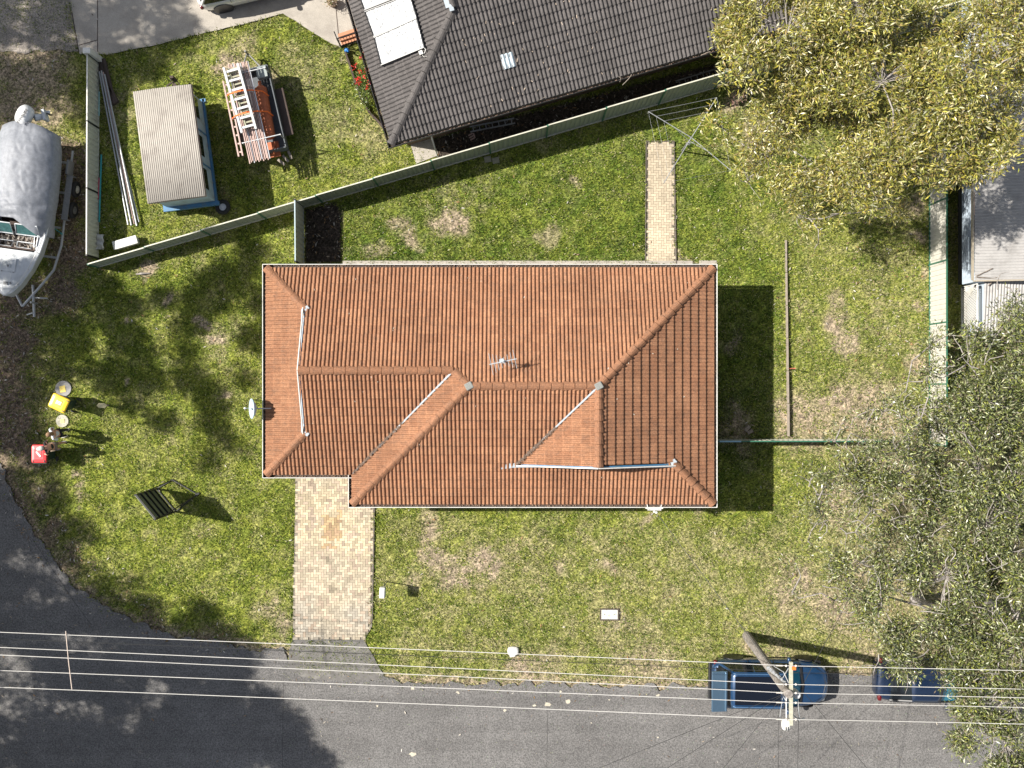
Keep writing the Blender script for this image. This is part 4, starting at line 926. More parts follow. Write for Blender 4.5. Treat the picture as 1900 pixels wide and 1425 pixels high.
# ---------------- people ----------------
def skinned(name, nodes, edges, mat, parent, root=0, sub=2):
    me = bpy.data.meshes.new(name); me.from_pydata([n_[0] for n_ in nodes], edges, [])
    o = bpy.data.objects.new(name, me); COL.objects.link(o)
    s = o.modifiers.new('s', 'SKIN'); o.modifiers.new('u', 'SUBSURF').levels = sub; o.modifiers['u'].render_levels = sub
    for i, n_ in enumerate(nodes):
        sv = me.skin_vertices[0].data[i]; sv.radius = (n_[1], n_[2] if len(n_) > 2 else n_[1]); sv.use_root = (i == root)
    dg = bpy.context.evaluated_depsgraph_get(); dg.update(); m2 = bpy.data.meshes.new_from_object(o.evaluated_get(dg))
    bpy.data.objects.remove(o); m2.materials.clear(); 
    for p_ in m2.polygons: p_.use_smooth = True
    return link(name, m2, mat, parent)
def person(label, loc, rz, armL, armR, shirt, trous, hair, hairlen, shoes, lean=.0, legs=.12, cap=None, short=False):
    t_ = thing('person', label, 'person', loc, rz)                    # faces +x; y is its left
    hip = Vector((0, 0, .92)); ch_ = Vector((lean * .55, 0, 1.30)); nk = Vector((lean * .8, 0, 1.47)); hd = Vector((lean + .03, 0, 1.60))
    nodes = [(hip, .13, .11), (hip + (ch_ - hip) * .5, .115, .10), (ch_, .14, .105), (nk, .055), (hd, .082, .072), (hd + Vector((.012, 0, .09)), .074, .070), (hd + Vector((.09, 0, -.01)), .012)]
    edges = [(0, 1), (1, 2), (2, 3), (3, 4), (4, 5), (4, 6)]
    def add(p, r, par): nodes.append((Vector(p), r)); edges.append((par, len(nodes) - 1)); return len(nodes) - 1
    arms = []; lg = []
    for s, (el, wr) in ((1, armL), (-1, armR)):
        sh = ch_ + Vector((0, s * .19, .10)); a_ = add(sh, .055, 2); b_ = add(el, .042, a_); c_ = add(wr, .028, b_); arms.append((sh, Vector(el), Vector(wr)))
        dr = (Vector(wr) - Vector(el)).normalized(); sd_ = dr.cross(Vector((0, 0, 1))); sd_ = sd_.normalized() if sd_.length > .1 else Vector((1, 0, 0))
        pm = add(Vector(wr) + dr * .05, .032, c_)
        for i_, (o_, l_) in enumerate(((-.027, .075), (-.009, .085), (.009, .08), (.027, .065))):
            k1_ = add(Vector(wr) + dr * .10 + sd_ * o_, .009, pm); k2_ = add(Vector(wr) + dr * (.10 + l_ * .5) + sd_ * o_ + Vector((0, 0, -.012)), .008, k1_); add(Vector(wr) + dr * (.10 + l_ * .8) + sd_ * o_ + Vector((0, 0, -.04)), .007, k2_)
        add(Vector(wr) + dr * .07 + sd_ * s * .05 + Vector((0, 0, -.02)), .009, c_)
    for s in (1, -1):
        fx = legs * s
        hp = Vector((0, s * .09, .86)); kn = Vector((.03 + fx * .6, s * .10, .48)); an_ = Vector((fx, s * .10, .09)); ft = Vector((fx + .15, s * .12, .035))
        a_ = add(hp, .085, 0); b_ = add(kn, .055, a_); c_ = add(an_, .036, b_); add(ft, .03, c_); lg.append((hp, kn, an_, ft))
    skinned('body', nodes, edges, M['skin'], t_)
    mm = MB()
    for s in (1, -1): mm.ball(hd + Vector((.078, s * .03, .025)), .011, 8, 6)
    mm.build('eyes', M['black'], t_)
    mm = MB(); mm.ball(hd + Vector((.085, 0, -.045)), (.008, .022, .006), 8, 6); mm.build('mouth', simple('lip', (.4, .13, .11), .5, .05), t_)
    tn = [(hip + Vector((0, 0, .03)), .15, .125), (hip + (ch_ - hip) * .5, .135, .115), (ch_ + Vector((0, 0, .03)), .155, .12), (nk - Vector((0, 0, .04)), .07)]; te_ = [(0, 1), (1, 2), (2, 3)]
    for sh, el, wr in arms:
        tn.append((sh, .068)); te_.append((2, len(tn) - 1)); tn.append((sh + (el - sh) * (.75 if short else 1), .055)); te_.append((len(tn) - 2, len(tn) - 1))
        if not short: tn.append((el + (wr - el) * .9, .038)); te_.append((len(tn) - 2, len(tn) - 1))
    skinned('shirt', tn, te_, shirt, t_)
    pn_ = [(hip + Vector((0, 0, .02)), .145, .12)]; pe = []
    for hp, kn, an_, ft in lg:
        pn_.append((hp, .098)); pe.append((0, len(pn_) - 1)); pn_.append((kn + (Vector((0, 0, .06)) if short else Vector()), .068)); pe.append((len(pn_) - 2, len(pn_) - 1))
        if not short: pn_.append((an_ + Vector((0, 0, .04)), .048)); pe.append((len(pn_) - 2, len(pn_) - 1))
    skinned('trousers', pn_, pe, trous, t_)
    for hp, kn, an_, ft in lg:
        mm = MB(); mm.ball((an_ + ft) / 2 + Vector((.02, 0, 0)), (.135, .05, .045), 12, 8, pw=.8); mm.build('shoe', shoes, t_, smooth=True)
    mm = MB(); mm.ball(hd + Vector((-.018, 0, .045)), (.108, .096, .105), 14, 10)
    if hairlen: mm.ball(hd + Vector((-.07, 0, -.10)), (.06, .085, .16), 12, 8)
    ho = mm.build('hair', hair, t_, smooth=True)
    if cap:
        mm = MB(); mm.ball(hd + Vector((-.005, 0, .085)), (.112, .10, .085), 14, 8); mm.ball(hd + Vector((.12, 0, .06)), (.08, .075, .012), 12, 6); mm.build('cap', cap, t_, smooth=True)
    return t_
cl = lambda n_, c_: simple(n_, c_, .85, .15, 12)
x, y = P(127, 802)
person('person with long light brown hair in a pale top and black trousers', (x, y, 0), R(200), ((.03, .24, 1.05), (.18, .14, .98)), ((.03, -.24, 1.05), (.20, -.10, 1.0)), cl('grey_top', (.58, .59, .62)), cl('black_trousers', (.012, .012, .015)), cl('light_brown_hair', (.22, .13, .07)), True, M['white'], legs=.08)
x, y = P(118, 826)
person('person in a black top, shorts and a pale cap reaching for the red lidded bin', (x, y, 0), R(192), ((.16, .27, 1.12), (.36, .20, 1.03)), ((.10, -.27, 1.08), (.22, -.22, .95)), cl('black_top', (.014, .014, .016)), cl('khaki_shorts', (.20, .16, .12)), cl('dark_hair', (.03, .02, .015)), False, cl('grey_shoe', (.3, .32, .36)), lean=.07, legs=.15, cap=cl('pale_cap_cloth', (.45, .44, .40)), short=True)

# ---------------- cars ----------------
def car(label, loc, rz, L, W_, H, paint, kind='suv', rails=False, group=None):
    t_ = thing('parked_car', label, 'car', loc, rz, group)            # +x is the nose
    w = W_ / 2; hb = .98 if kind == 'suv' else .9; x0, x1 = -L / 2, L / 2
    xs = [x0, x0 + .06, x0 + .22, x0 + .5, x0 + 1.2, 0, x1 - 1.5, x1 - 1.0, x1 - .5, x1 - .2, x1 - .05, x1]
    ws = [.66, .80, .92, .985, 1, 1, 1, .965, .88, .73, .55, .34]
    zt = [hb - .22, hb - .10, hb - .01, hb, hb + .01, hb, hb, hb - .03, hb - .10, hb - .18, hb - .28, hb - .38]
    if kind != 'suv': zt = [hb - .2, hb - .07, hb, hb + .02, hb + .02, hb, hb - .01, hb - .06, hb - .14, hb - .22, hb - .3, hb - .4]
    rings = []
    for a_, b_, c_ in zip(xs, ws, zt):
        q = w * b_; half = [(0, c_ + .03), (q * .5, c_ + .025), (q * .82, c_ - .01), (q * .93, c_ - .07), (q, c_ - .22), (q * .995, .5), (q * .96, .3), (q * .85, .24)]
        rings.append([(a_, y_, z_) for y_, z_ in half] + [(a_, -y_, z_) for y_, z_ in reversed(half[1:])])
    mm = MB(); mm.loft(rings); bo = mm.build('body', paint, t_, smooth=True); bo.modifiers.new('s', 'SUBSURF').levels = 2; bo.modifiers['s'].render_levels = 2
    mm = MB(); mm.box((0, 0, .34), (L - .5, W_ - .16, .26)); mm.build('underbody', M['black'], t_, bevel=.05)
    # greenhouse
    if kind == 'suv': rb, rt, ft, fb = x0 + .22, x0 + .62, x1 - 2.05, x1 - 1.32
    else: rb, rt, ft, fb = x0 + .50, x0 + 1.25, x1 - 2.25, x1 - 1.35
    wb, wt = w * .91, w * .74; zr_ = H - .06; zb = hb - .02
    def quad(nm, A_, B_, C_, D_, bow, mat, n=6):
        A_, B_, C_, D_ = map(Vector, (A_, B_, C_, D_)); nr = (B_ - A_).cross(D_ - A_).normalized(); rows = []
        for i in range(n + 1):
            v = i / n; r_ = []
            for j in range(n + 1):
                u = j / n; p = (A_ * (1 - u) + B_ * u) * (1 - v) + (D_ * (1 - u) + C_ * u) * v
                r_.append(p + Vector(bow) * (1 - (2 * u - 1) ** 2))
            rows.append(r_)
        m_ = MB(); m_.sheet(rows); return m_.build(nm, mat, t_, smooth=True)
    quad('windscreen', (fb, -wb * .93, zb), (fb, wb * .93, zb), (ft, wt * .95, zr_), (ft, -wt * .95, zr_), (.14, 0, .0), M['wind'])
    quad('rear_window', (rb, wb * .93, zb), (rb, -wb * .93, zb), (rt, -wt * .95, zr_), (rt, wt * .95, zr_), (-.08, 0, 0), M['glass'])
    for s in (1, -1): quad('side_window', (fb - .02, s * wb, zb), (rb + .05, s * wb, zb), (rt + .02, s * wt, zr_), (ft - .02, s * wt, zr_), (0, s * .03, 0), M['glass'])
    rows = []
    for i in range(9):
        u = i / 8; x_ = rt - .06 + (ft - rt + .12) * u; rows.append([(x_ + (.12 * (1 - (2 * j / 8 - 1) ** 2) if i == 8 else (-.05 * (1 - (2 * j / 8 - 1) ** 2) if i == 0 else 0)), (wt + .015) * (2 * j / 8 - 1), H - .055 + .055 * (1 - (2 * j / 8 - 1) ** 2) * (1 - .35 * (2 * u - 1) ** 2) - .03 * (2 * u - 1) ** 4) for j in range(9)])
    mm = MB(); mm.sheet(rows); ro = mm.build('roof', paint, t_, smooth=True); sm_ = ro.modifiers.new('s', 'SOLIDIFY'); sm_.thickness = .05; sm_.offset = -1
    mm = MB()
    for s in (1, -1):
        mm.tube([(fb + .03, s * wb * .96, zb), (ft + .02, s * wt * .98, zr_ - .01)], .04, 8); mm.tube([(rb + .02, s * wb * .97, zb), (rt, s * wt * .98, zr_ - .01)], .06, 8)
        for fx in (.42, .70): mm.tube([(rb + (fb - rb) * fx, s * wb * 1.0, zb), (rt + (ft - rt) * fx, s * (wt + .02), zr_)], .025, 6)
    mm.build('pillar', paint if kind == 'suv' else M['black'], t_)
    for s in (1, -1):
        mm = MB(); mm.ball((fb - .38, s * (w + .09), hb + .06), (.07, .11, .08), 10, 8, pw=.7); mm.tube([(fb - .38, s * (w - .08), hb + .0), (fb - .38, s * (w + .05), hb + .04)], .02, 6); mm.build('mirror', paint, t_, smooth=True)
        mm = MB(); mm.ball((x1 - .28, s * w * .58, hb - .30), (.13, .15, .07), 12, 8, pw=.6); mm.build('headlight', simple('lamp_glass', (.12, .13, .14), .1, .05), t_, smooth=True)
        mm = MB(); mm.ball((x0 + .15, s * w * .82, hb - (.3 if kind == 'suv' else .14)), (.07, .12, .10), 12, 8, pw=.5); mm.build('tail_light', simple('red_lamp', (.10, .006, .008), .25, .1), t_, smooth=True)
        for xx in (x0 + .92, x1 - .92):
            Rx = Matrix.Rotation(R(90), 3, 'X')
            mm = MB(); mm.tube([(xx, s * (w - .02), .37), (xx, s * (w + .012), .37)], .40, 24); ar = mm.build('wheel_arch', M['black'], t_)
            mm = MB(); mm.torus((xx, s * (w - .08), .345), .25, .095, 26, 10, M=Rx); wh = mm.build('wheel', M['rubber'], t_, smooth=True)
            mm = MB(); mm.tube([(xx, s * (w - .12), .345), (xx, s * (w - .03), .345)], .06, 12)
            for k_ in range(5):
                a_ = 6.283 * k_ / 5; mm.beam((xx, s * (w - .03), .345), (xx + .21 * math.cos(a_), s * (w - .02), .345 + .21 * math.sin(a_)), .035, .05)
            mm.torus((xx, s * (w - .03), .345), .205, .018, 22, 6, M=Rx); mm.build('rim', M['alu'], wh)
    mm = MB(); mm.tube([(fb + .10, -wb * .85, zb + .02), (fb + .20, 0, zb + .035), (fb + .10, wb * .85, zb + .02)], .05, 6); mm.build('cowl', M['black'], t_)
    if kind == 'suv':
        mm = MB(); mm.box(((rt + ft) / 2 - .05, 0, H + .050), (ft - rt - .25, wt * 1.6, .012)); mm.build('sunroof', simple('roof_glass', (.004, .006, .012), .25, .1), ro, bevel=.004)
    mm = MB()
    for fx in (-.95, .05, 1.0): mm.tube([(fx, w * 1.0, hb - .2), (fx, w * .93, hb - .05), (fx, w * .9, hb + .0)], .008, 4); mm.tube([(fx, -w * 1.0, hb - .2), (fx, -w * .93, hb - .05), (fx, -w * .9, hb)], .008, 4)
    mm.tube([(fb + .15, w * .80, hb + .03), (x1 - .6, w * .74, hb - .06), (x1 - .28, w * .5, hb - .16), (x1 - .18, 0, hb - .15), (x1 - .28, -w * .5, hb - .16), (x1 - .6, -w * .74, hb - .06), (fb + .15, -w * .80, hb + .03)], .009, 4)
    mm.build('panel_gap', M['black'], t_)
    mm = MB(); mm.box((x1 - .03, 0, .55), (.06, W_ * .55, .18)); mm.build('grille', M['black'], t_, bevel=.02)
    if rails:
        for s in (1, -1):
            mm = MB(); mm.tube([(rt + .0, s * (wt - .05), H - .06), (rt + .1, s * (wt - .05), H + .03), (ft - .15, s * (wt - .05), H + .03), (ft - .02, s * (wt - .05), H - .05)], .022, 8); mm.build('roof_rail', simple('rail_blue', (.10, .2, .36), .3, .1, metal=.5), t_)
    return t_
def paint(n_, c_, metal=.2): return simple(n_, c_, .28, .06, 2, metal=metal, coat=1.0)
M['wind'] = glass('sky_reflection_glass', (.02, .20, .30), .2)  # cyan sky reflection put into the glass colour
p_blue = paint('blue_metallic', (.010, .040, .10)); p_navy = paint('navy_metallic', (.008, .018, .045)); p_white = paint('white_car', (.62, .61, .59), 0)
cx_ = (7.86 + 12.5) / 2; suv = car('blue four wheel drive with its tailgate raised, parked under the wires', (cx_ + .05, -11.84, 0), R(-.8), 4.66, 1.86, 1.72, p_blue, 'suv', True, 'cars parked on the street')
mm = MB(); mm.box((-2.26, 0, 1.86), (.62, 1.56, .07), M=Matrix.Rotation(.12, 3, 'Y')); mm.box((-2.02, 0, 1.88), (.07, 1.5, .1)); tg = mm.build('tailgate', simple('tailgate_reflection_blue', (.10, .17, .24), .25, .08, 2, metal=.6, coat=1), suv, bevel=.03)  # lighter than the body paint: a reflection put into the colour
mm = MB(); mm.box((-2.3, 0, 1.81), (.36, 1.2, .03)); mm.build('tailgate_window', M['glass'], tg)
mm = MB(); mm.box((-1.95, 0, .9), (.5, 1.3, .5)); mm.build('boot', M['black'], suv)
mm = MB(); mm.box((-2.36, 0, .56), (.14, 1.5, .16)); mm.build('rear_bumper', M['black'], suv, bevel=.03)
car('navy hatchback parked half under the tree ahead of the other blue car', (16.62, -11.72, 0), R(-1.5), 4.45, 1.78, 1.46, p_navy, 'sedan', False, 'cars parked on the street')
u_ = Vector((math.cos(R(13)), math.sin(R(13)))); n_ = Vector((-u_.y, u_.x)); wp = Vector(P(416, 17, .33)); cc = wp + u_ * (4.6 / 2 - .92) + n_ * .92
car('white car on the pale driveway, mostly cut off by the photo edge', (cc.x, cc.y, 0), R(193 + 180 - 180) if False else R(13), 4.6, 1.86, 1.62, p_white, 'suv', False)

# ---------------- site cabin beside the trailer ----------------
zc = 2.15
TL, TR, BR, BL = [Vector(P(*q_, zc)) for q_ in ((245, 165), (353, 155), (389, 377), (272, 372))]
cc = (TL + TR + BR + BL) / 4; ux = (TR - TL).normalized(); uy = (TL - BL).normalized(); an_ = math.atan2(ux.y, ux.x); Wc, Lc = (TR - TL).length, (TL - BL).length
cab = thing('site_cabin', 'small pale cabin on blue trim with a corrugated roof, beside the cream fence', 'cabin', (cc.x, cc.y, 0), math.atan2(-uy.x, uy.y))
mm = MB(); mm.box((0, 0, 1.2), (Wc - .30, Lc - .30, 1.9)); mm.build('wall', simple('cabin_wall', (.36, .46, .50), .6, .12, 3, dirt=(.25, .27, .25)), cab)
mm = MB(); rows = []
for i in range(int(Wc / .012) + 1):
    xx = -Wc / 2 + i * .012; rows.append([(xx, yy, zc + .07 - .055 * (2 * xx / Wc) ** 2 + .012 * math.sin(2 * math.pi * xx / .078)) for yy in (-Lc / 2, 0, Lc / 2)])
mm.sheet(rows); ro = mm.build('roof', simple('cabin_roof', (.35, .32, .28), .7, .10, 2, dirt=(.26, .23, .20)), cab, smooth=True); ro.modifiers.new('s', 'SOLIDIFY').thickness = .02
mm = MB()
for s in (-1, 1): mm.box((s * (Wc / 2 - .01), 0, zc - .06), (.03, Lc, .08)); mm.box((0, s * (Lc / 2 - .01), zc - .06), (Wc - .05, .03, .10))
mm.build('roof_edging', simple('worn_edging', (.33, .27, .22), .8, .2), ro)
mm = MB()
mm.box((Wc / 2 - .10, 0, .42), (.08, Lc - .05, .14)); mm.box((-Wc / 2 + .08, 0, .42), (.16, Lc - .05, .14)); mm.box((0, -Lc / 2 + .06, .42), (Wc, .16, .16)); mm.box((0, Lc / 2 - .1, .42), (Wc, .12, .14)); mm.build('chassis', M['blue'], cab)
for yy in (-1.3, .0, 1.5): mm = MB(); mm.box((Wc / 2 - .145, yy, 1.45), (.03, .8, .6)); mm.build('window', M['glass'], cab)
mm = MB()
for yy in (-.72, .62): mm.box((Wc / 2 - .14, yy, 1.2), (.04, .05, 1.8))
mm.build('trim', M['blue'], cab)
mm = MB(); mm.tube([(-.5, Lc / 2 - .1, .42), (0, Lc / 2 + .95, .42), (.5, Lc / 2 - .1, .42)], .04, 6); mm.box((0, Lc / 2 + .85, .62), (.14, .1, .5)); mm.tube([(.05, Lc / 2 + .9, .35), (-.02, Lc / 2 + .7, .95)], .03, 6); mm.box((-.12, Lc / 2 + .6, .8), (.3, .05, .05), .5); mm.box((.1, Lc / 2 + .5, .7), (.1, .2, .3), .5)
mm.build('drawbar', M['wooddark'], cab)
for s in (-1, 1):
    mm = MB(); mm.torus((s * (Wc / 2 - .3), -.1, .32), .22, .1, 20, 8, M=Matrix.Rotation(R(90), 3, 'Y')); mm.build('wheel', M['rubber'], cab)
for s in (-1, 1):
    mm = MB(); mm.box((s * .8, -Lc / 2 + .3, .18), (.12, .12, .36)); mm.build('leg', M['galvd'], cab)
x, y = P(413, 384, .15); tw = thing('spare_wheel', 'black tyre with a pale rim lying flat by the corner of the cabin', 'wheel', (x, y, 0))
mm = MB(); mm.torus((x, y, .11), .22, .09, 28, 10); mm.build('tyre', M['rubber'], tw, world=True, smooth=True)
mm = MB(); mm.torus((x, y, .14), .17, .02, 24, 6); mm.tube([(x, y, .06), (x, y, .14)], .15, 20); mm.tube([(x, y, .14), (x, y, .17)], .06, 12); mm.build('rim', simple('rim_white', (.5, .52, .56), .4, .1), tw, world=True)

# pipes and posts lying along the cream fence
pb_ = [((184, 133), (238, 417)), ((188, 131), (244, 418)), ((191, 134), (249, 416)), ((194, 138), (254, 419)), ((187, 136), (258, 412))]
for i, (a_, b_) in enumerate(pb_):
    mm = MB(); z0_ = .10 + .07 * (i % 2); mm.tube([P3(*a_, z0_ + .1), P3((a_[0] + b_[0]) / 2, (a_[1] + b_[1]) / 2, z0_), P3(*b_, z0_)], .035, 8)
    tag(mm.build('metal_pole', M['galv'] if i != 2 else M['woodpink']), ('grey' if i != 2 else 'pinkish') + ' pole in the bundle lying by the cream fence, ' + ['first', 'second', 'third', 'last', 'shortest'][i] + ' from the left' if i < 4 else 'grey pole in the bundle by the cream fence, the shorter one on top', 'pole', 'poles lying by the cream fence')
for i, (a_, b_) in enumerate((((185, 108), (207, 196)), ((192, 110), (213, 193)), ((187, 128), (217, 190)))):
    mm = MB(); mm.tube([P3(*a_, .1), P3(*b_, .1)], .09, 10); tag(mm.build('old_log', M['wooddark']), 'dark weathered log at the top end of the pole bundle, ' + ['leftmost', 'rightmost', 'lowest'][i] + ' of three', 'log', 'dark logs by the fence')
mm = MB(); mm.tube([P3(188, 287, .1), P3(184, 412, .1)], .035, 8); tag(mm.build('plastic_pipe', M['cyan']), 'long turquoise pipe lying along the foot of the cream fence', 'pipe')
mm = MB(); mm.tube([P3(184.5, 330, .1), P3(182.5, 370, .1)], .035, 8); tag(mm.build('plastic_pipe', simple('red_pipe', (.45, .06, .09), .5, .1)), 'short red pipe beside the turquoise pipe at the cream fence', 'pipe')
mm = MB(); mm.tube([P3(184, 170, .1), P3(183.5, 215, .1)], .03, 8); tag(mm.build('plastic_pipe', simple('pale_teal', (.3, .5, .48), .5, .1)), 'short pale teal pipe near the top of the cream fence', 'pipe')
mm = MB(); c_ = Vector(P3(186, 449, .15)); rows = []
for i in range(9):
    rows.append([c_ + Vector(((j - 4) * .038, (4 - i) * .075, .12 * math.sin(i * 1.7 + j) * math.cos(j * 1.3) + .05)) for j in range(9)])
mm.sheet(rows); o = mm.build('plastic_bag', M['white'], smooth=True); o.modifiers.new('s', 'SOLIDIFY').thickness = .01; tag(o, 'crumpled white plastic sack at the bottom end of the cream fence', 'sack')
x, y = P(232, 450, .3); tb = thing('storage_tub', 'pale plastic tub tucked against the diagonal fence at the cream fence corner', 'tub', (x, y, 0), .28)
mm = MB(); mm.box((0, 0, .15), (.95, .30, .3)); mm.build('tub', simple('tub_grey', (.42, .42, .42), .5, .08), tb, bevel=.04); mm = MB(); mm.box((0, 0, .31), (1.0, .34, .04)); mm.build('lid', M['white'], tb, bevel=.02)

# ---------------- loaded trailer ----------------
ta, tb_ = Vector(P(447, 118, 0)), Vector(P(490, 296, 0)); ta = Vector(P(462, 125, .8)); tb_ = Vector(P(500, 290, .8)); tc = (ta + tb_) / 2; ty = (ta - tb_).normalized()
tr = thing('box_trailer', 'old box trailer right of the cabin loaded with ladders and boards', 'trailer', (tc.x, tc.y, 0), math.atan2(-ty.x, ty.y))
Lt = 3.3; Wt = 1.5
mm = MB(); mm.box((0, 0, .55), (Wt, Lt, .06)); mm.box((Wt / 2, 0, .8), (.04, Lt, .5)); mm.box((-Wt / 2, 0, .8), (.04, Lt, .5)); mm.box((0, -Lt / 2, .8), (Wt, .04, .5)); mm.box((0, Lt / 2, .8), (Wt, .04, .5)); mm.build('tub', simple('trailer_grey', (.09, .10, .11), .7, .25), tr)
mm = MB(); mm.box((Wt / 2 + .2, -.2, .72), (.34, 1.9, .05)); mm.build('mudguard', M['wooddark'], tr, bevel=.02)
mm = MB(); mm.box((-Wt / 2 - .16, -.2, .72), (.26, 1.6, .05)); mm.build('mudguard', M['wooddark'], tr, bevel=.02)
for s in (-1, 1):
    for yy in (-.55, .3): mm = MB(); mm.torus((s * (Wt / 2 + .18), yy, .32), .22, .09, 20, 8, M=Matrix.Rotation(R(90), 3, 'Y')); mm.build('wheel', M['rubber'], tr)
mm = MB(); mm.tube([(-.5, Lt / 2, .5), (0, Lt / 2 + .85, .5), (.5, Lt / 2, .5)], .04, 6); mm.tube([(0, Lt / 2 + .8, .3), (0, Lt / 2 + .8, .85)], .035, 6); mm.build('drawbar', M['galvd'], tr)
for yy in (Lt / 2 - .3, -Lt / 2 + .35):
    mm = MB()
    for s in (-1, 1): mm.tube([(s * Wt / 2, yy, .9), (s * Wt / 2, yy, 1.62)], .025, 6)
    mm.tube([(-Wt / 2, yy, 1.6), (Wt / 2, yy, 1.6)], .025, 6)
    mm.build('rack', M['galv'], tr)
mm = MB(); mm.box((.50, Lt / 2 - .25, .98), (.42, .45, .3)); mm.build('tool_box', simple('tool_grey', (.25, .28, .27), .6, .15), tr, bevel=.02)
mm = MB()
for i, (x_, y_, a_) in enumerate(((.55, -1.95, .5), (.75, -1.85, .2), (.35, -2.05, .7))): mm.box((x_, y_, .5), (.1, .34, .06), a_)
mm.build('rear_lamp_board', M['wood'], tr)
rz_t = math.atan2(-ty.x, ty.y)
def on_tr(name, label, cat, z=0, grp=None, off=(0, 0)):
    q_ = Matrix.Rotation(rz_t, 3, 'Z') @ Vector((off[0], off[1], 0)); return thing(name, label, cat, (tc.x + q_.x, tc.y + q_.y, z), rz_t, grp)
def rod(name, label, cat, a_, b_, grp=None):
    a_ = Vector(a_); b_ = Vector(b_); return thing(name, label, cat, tuple((a_ + b_) / 2), math.atan2((a_ - b_).x * -1, (a_ - b_).y), grp), (a_ - b_).length
gc_, Lg = rod('gas_cylinder', 'rusty orange cylinder lying inside the trailer', 'cylinder', P3(483, 160, .95), P3(501, 258, .95))
mm = MB(); mm.tube([(0, -Lg / 2, 0), (0, -Lg / 2 + .08, 0), (0, Lg / 2 - .1, 0), (0, Lg / 2, 0)], [.12, .24, .24, .12], 20); mm.build('tank', M['rust'], gc_); mm = MB(); mm.tube([(0, Lg / 2, 0), (0, Lg / 2 + .2, 0)], .07, 10); mm.build('valve', M['rust'], gc_)
mm = MB(); mm.box((.02, -Lg / 2 - .35, -.3), (.45, .6, .1)); mm.tube([(.15, -Lg / 2 - .1, -.1), (.0, -Lg / 2 - .6, -.1)], .05, 8); mm.build('cradle', M['rust'], gc_)
def ladder(label, a_, b_, w_, n_, mat=None, rw=.055, rg=.06):
    l_, Ll = rod('ladder', label, 'ladder', a_, b_, 'ladders on the trailer')
    for s in (-1, 1): mm = MB(); mm.box((s * w_ / 2, 0, 0), (rw, Ll, .09)); mm.build('rail', mat or M['alu'], l_)
    for i in range(n_): mm = MB(); mm.box((0, -Ll / 2 + Ll * (i + .5) / n_, 0), (w_ - rw, rg, .03)); mm.build('rung', mat or M['alu'], l_)
    return l_
M['ladw'] = simple('pale_ladder', (.50, .50, .50), .5, .1)
ladder('wide pale ladder strapped on top of the trailer load', P3(428, 122, 1.85), P3(462, 243, 1.85), .56, 7, M['ladw'], .085, .085)
ladder('narrow silver ladder underneath the wide ladder on the trailer', P3(432, 124, 1.72), P3(466, 236, 1.72), .36, 16, simple('yellowish', (.30, .29, .20), .6, .2))
ladder('folded timber stepladder along the left side of the trailer load', P3(418, 150, 1.45), P3(447, 290, 1.45), .16, 9, M['woodpink'])
onum = ['first', 'second', 'third', 'fourth', 'fifth', 'sixth', 'seventh', 'eighth', 'ninth', 'tenth', 'eleventh', 'twelfth', 'thirteenth', 'fourteenth', 'fifteenth']
for i in range(14):
    a_, b_ = Vector(P3(424 + i * 2.75, 119 - i * .5 + (i % 3), 1.60 - .03 * (i % 2))), Vector(P3(464 + i * 2.85, 304 - i * .6 - 2 * (i % 3), 1.60 - .03 * (i % 2))); mm = MB(); mm.beam(a_, b_, .036, .045)
    tag(mm.build('timber_batten', M['woodpink'] if i % 5 != 3 else M['alu']), ('pinkish' if i % 5 != 3 else 'silver') + ' batten in the stack on the trailer rack, ' + onum[i] + ' from the left', 'batten', 'battens stacked on the trailer')
for pl_, lb in (([(420, 184, 1.2), (421, 178, 1.5), (425, 174, 1.91), (447, 168, 1.92), (466, 167, 1.70), (487, 169, 1.3), (499, 178, .98)], 'upper'), ([(430, 226, 1.2), (432, 219, 1.5), (436, 215, 1.91), (458, 208, 1.92), (478, 206, 1.70), (497, 207, 1.3), (507, 215, .98)], 'lower')):
    mm = MB(); pts = [Vector(P3(*q_)) for q_ in pl_]
    for a_, b_ in zip(pts, pts[1:]): mm.beam(a_, b_, .05, .012)
    tag(mm.build('ratchet_strap', M['orange']), f'orange strap across the trailer load, {lb} of the two', 'strap')
# ---------------- boat on its trailer ----------------
bow, stern = Vector((-19.45, 3.42)), Vector((-18.62, 9.7)); hd_ = (bow - stern); bc_ = (bow + stern) / 2; brz = math.atan2(hd_.y, hd_.x)
bt = thing('motor_boat', 'white motor boat under a grey tarpaulin standing on a trailer at the left edge', 'boat', (bc_.x, bc_.y, 0), brz)
Xs = [-3.15, -2.6, -1.6, -.5, .6, 1.4, 2.1, 2.7, 3.05, 3.2]; Ws = [1.0, 1.12, 1.20, 1.22, 1.18, 1.05, .83, .54, .27, .04]; Zg_ = [1.62, 1.64, 1.67, 1.70, 1.74, 1.80, 1.86, 1.92, 1.95, 1.96]
mm = MB(); rings = []
for x_, w_, z_ in zip(Xs, Ws, Zg_):
    kz = .62 + max(0, x_ - 1.2) * .28; half = [(0, kz), (w_ * .75, kz + .22), (w_ * .92, (kz + z_) / 2 + .05), (w_, z_ - .06), (w_ + .03, z_ - .03), (w_, z_)]
    rings.append([(x_, -a_, b_) for a_, b_ in reversed(half[1:])] + [(x_, a_, b_) for a_, b_ in half])
mm.loft(rings, closed=False, cap=False); mm.add(rings[0], [tuple(range(len(rings[0])))]); M['gel'] = simple('gelcoat', (.52, .54, .56), .3, .08, 2, dirt=(.38, .40, .40)); mm.build('hull', M['gel'], bt, smooth=True)
mm = MB()
for s in (1, -1): mm.sheet([[(x_, s * w_, z_), (x_, s * max(.0, w_ - .2), z_ + .015)] for x_, w_, z_ in zip(Xs, Ws, Zg_)])
rows = []
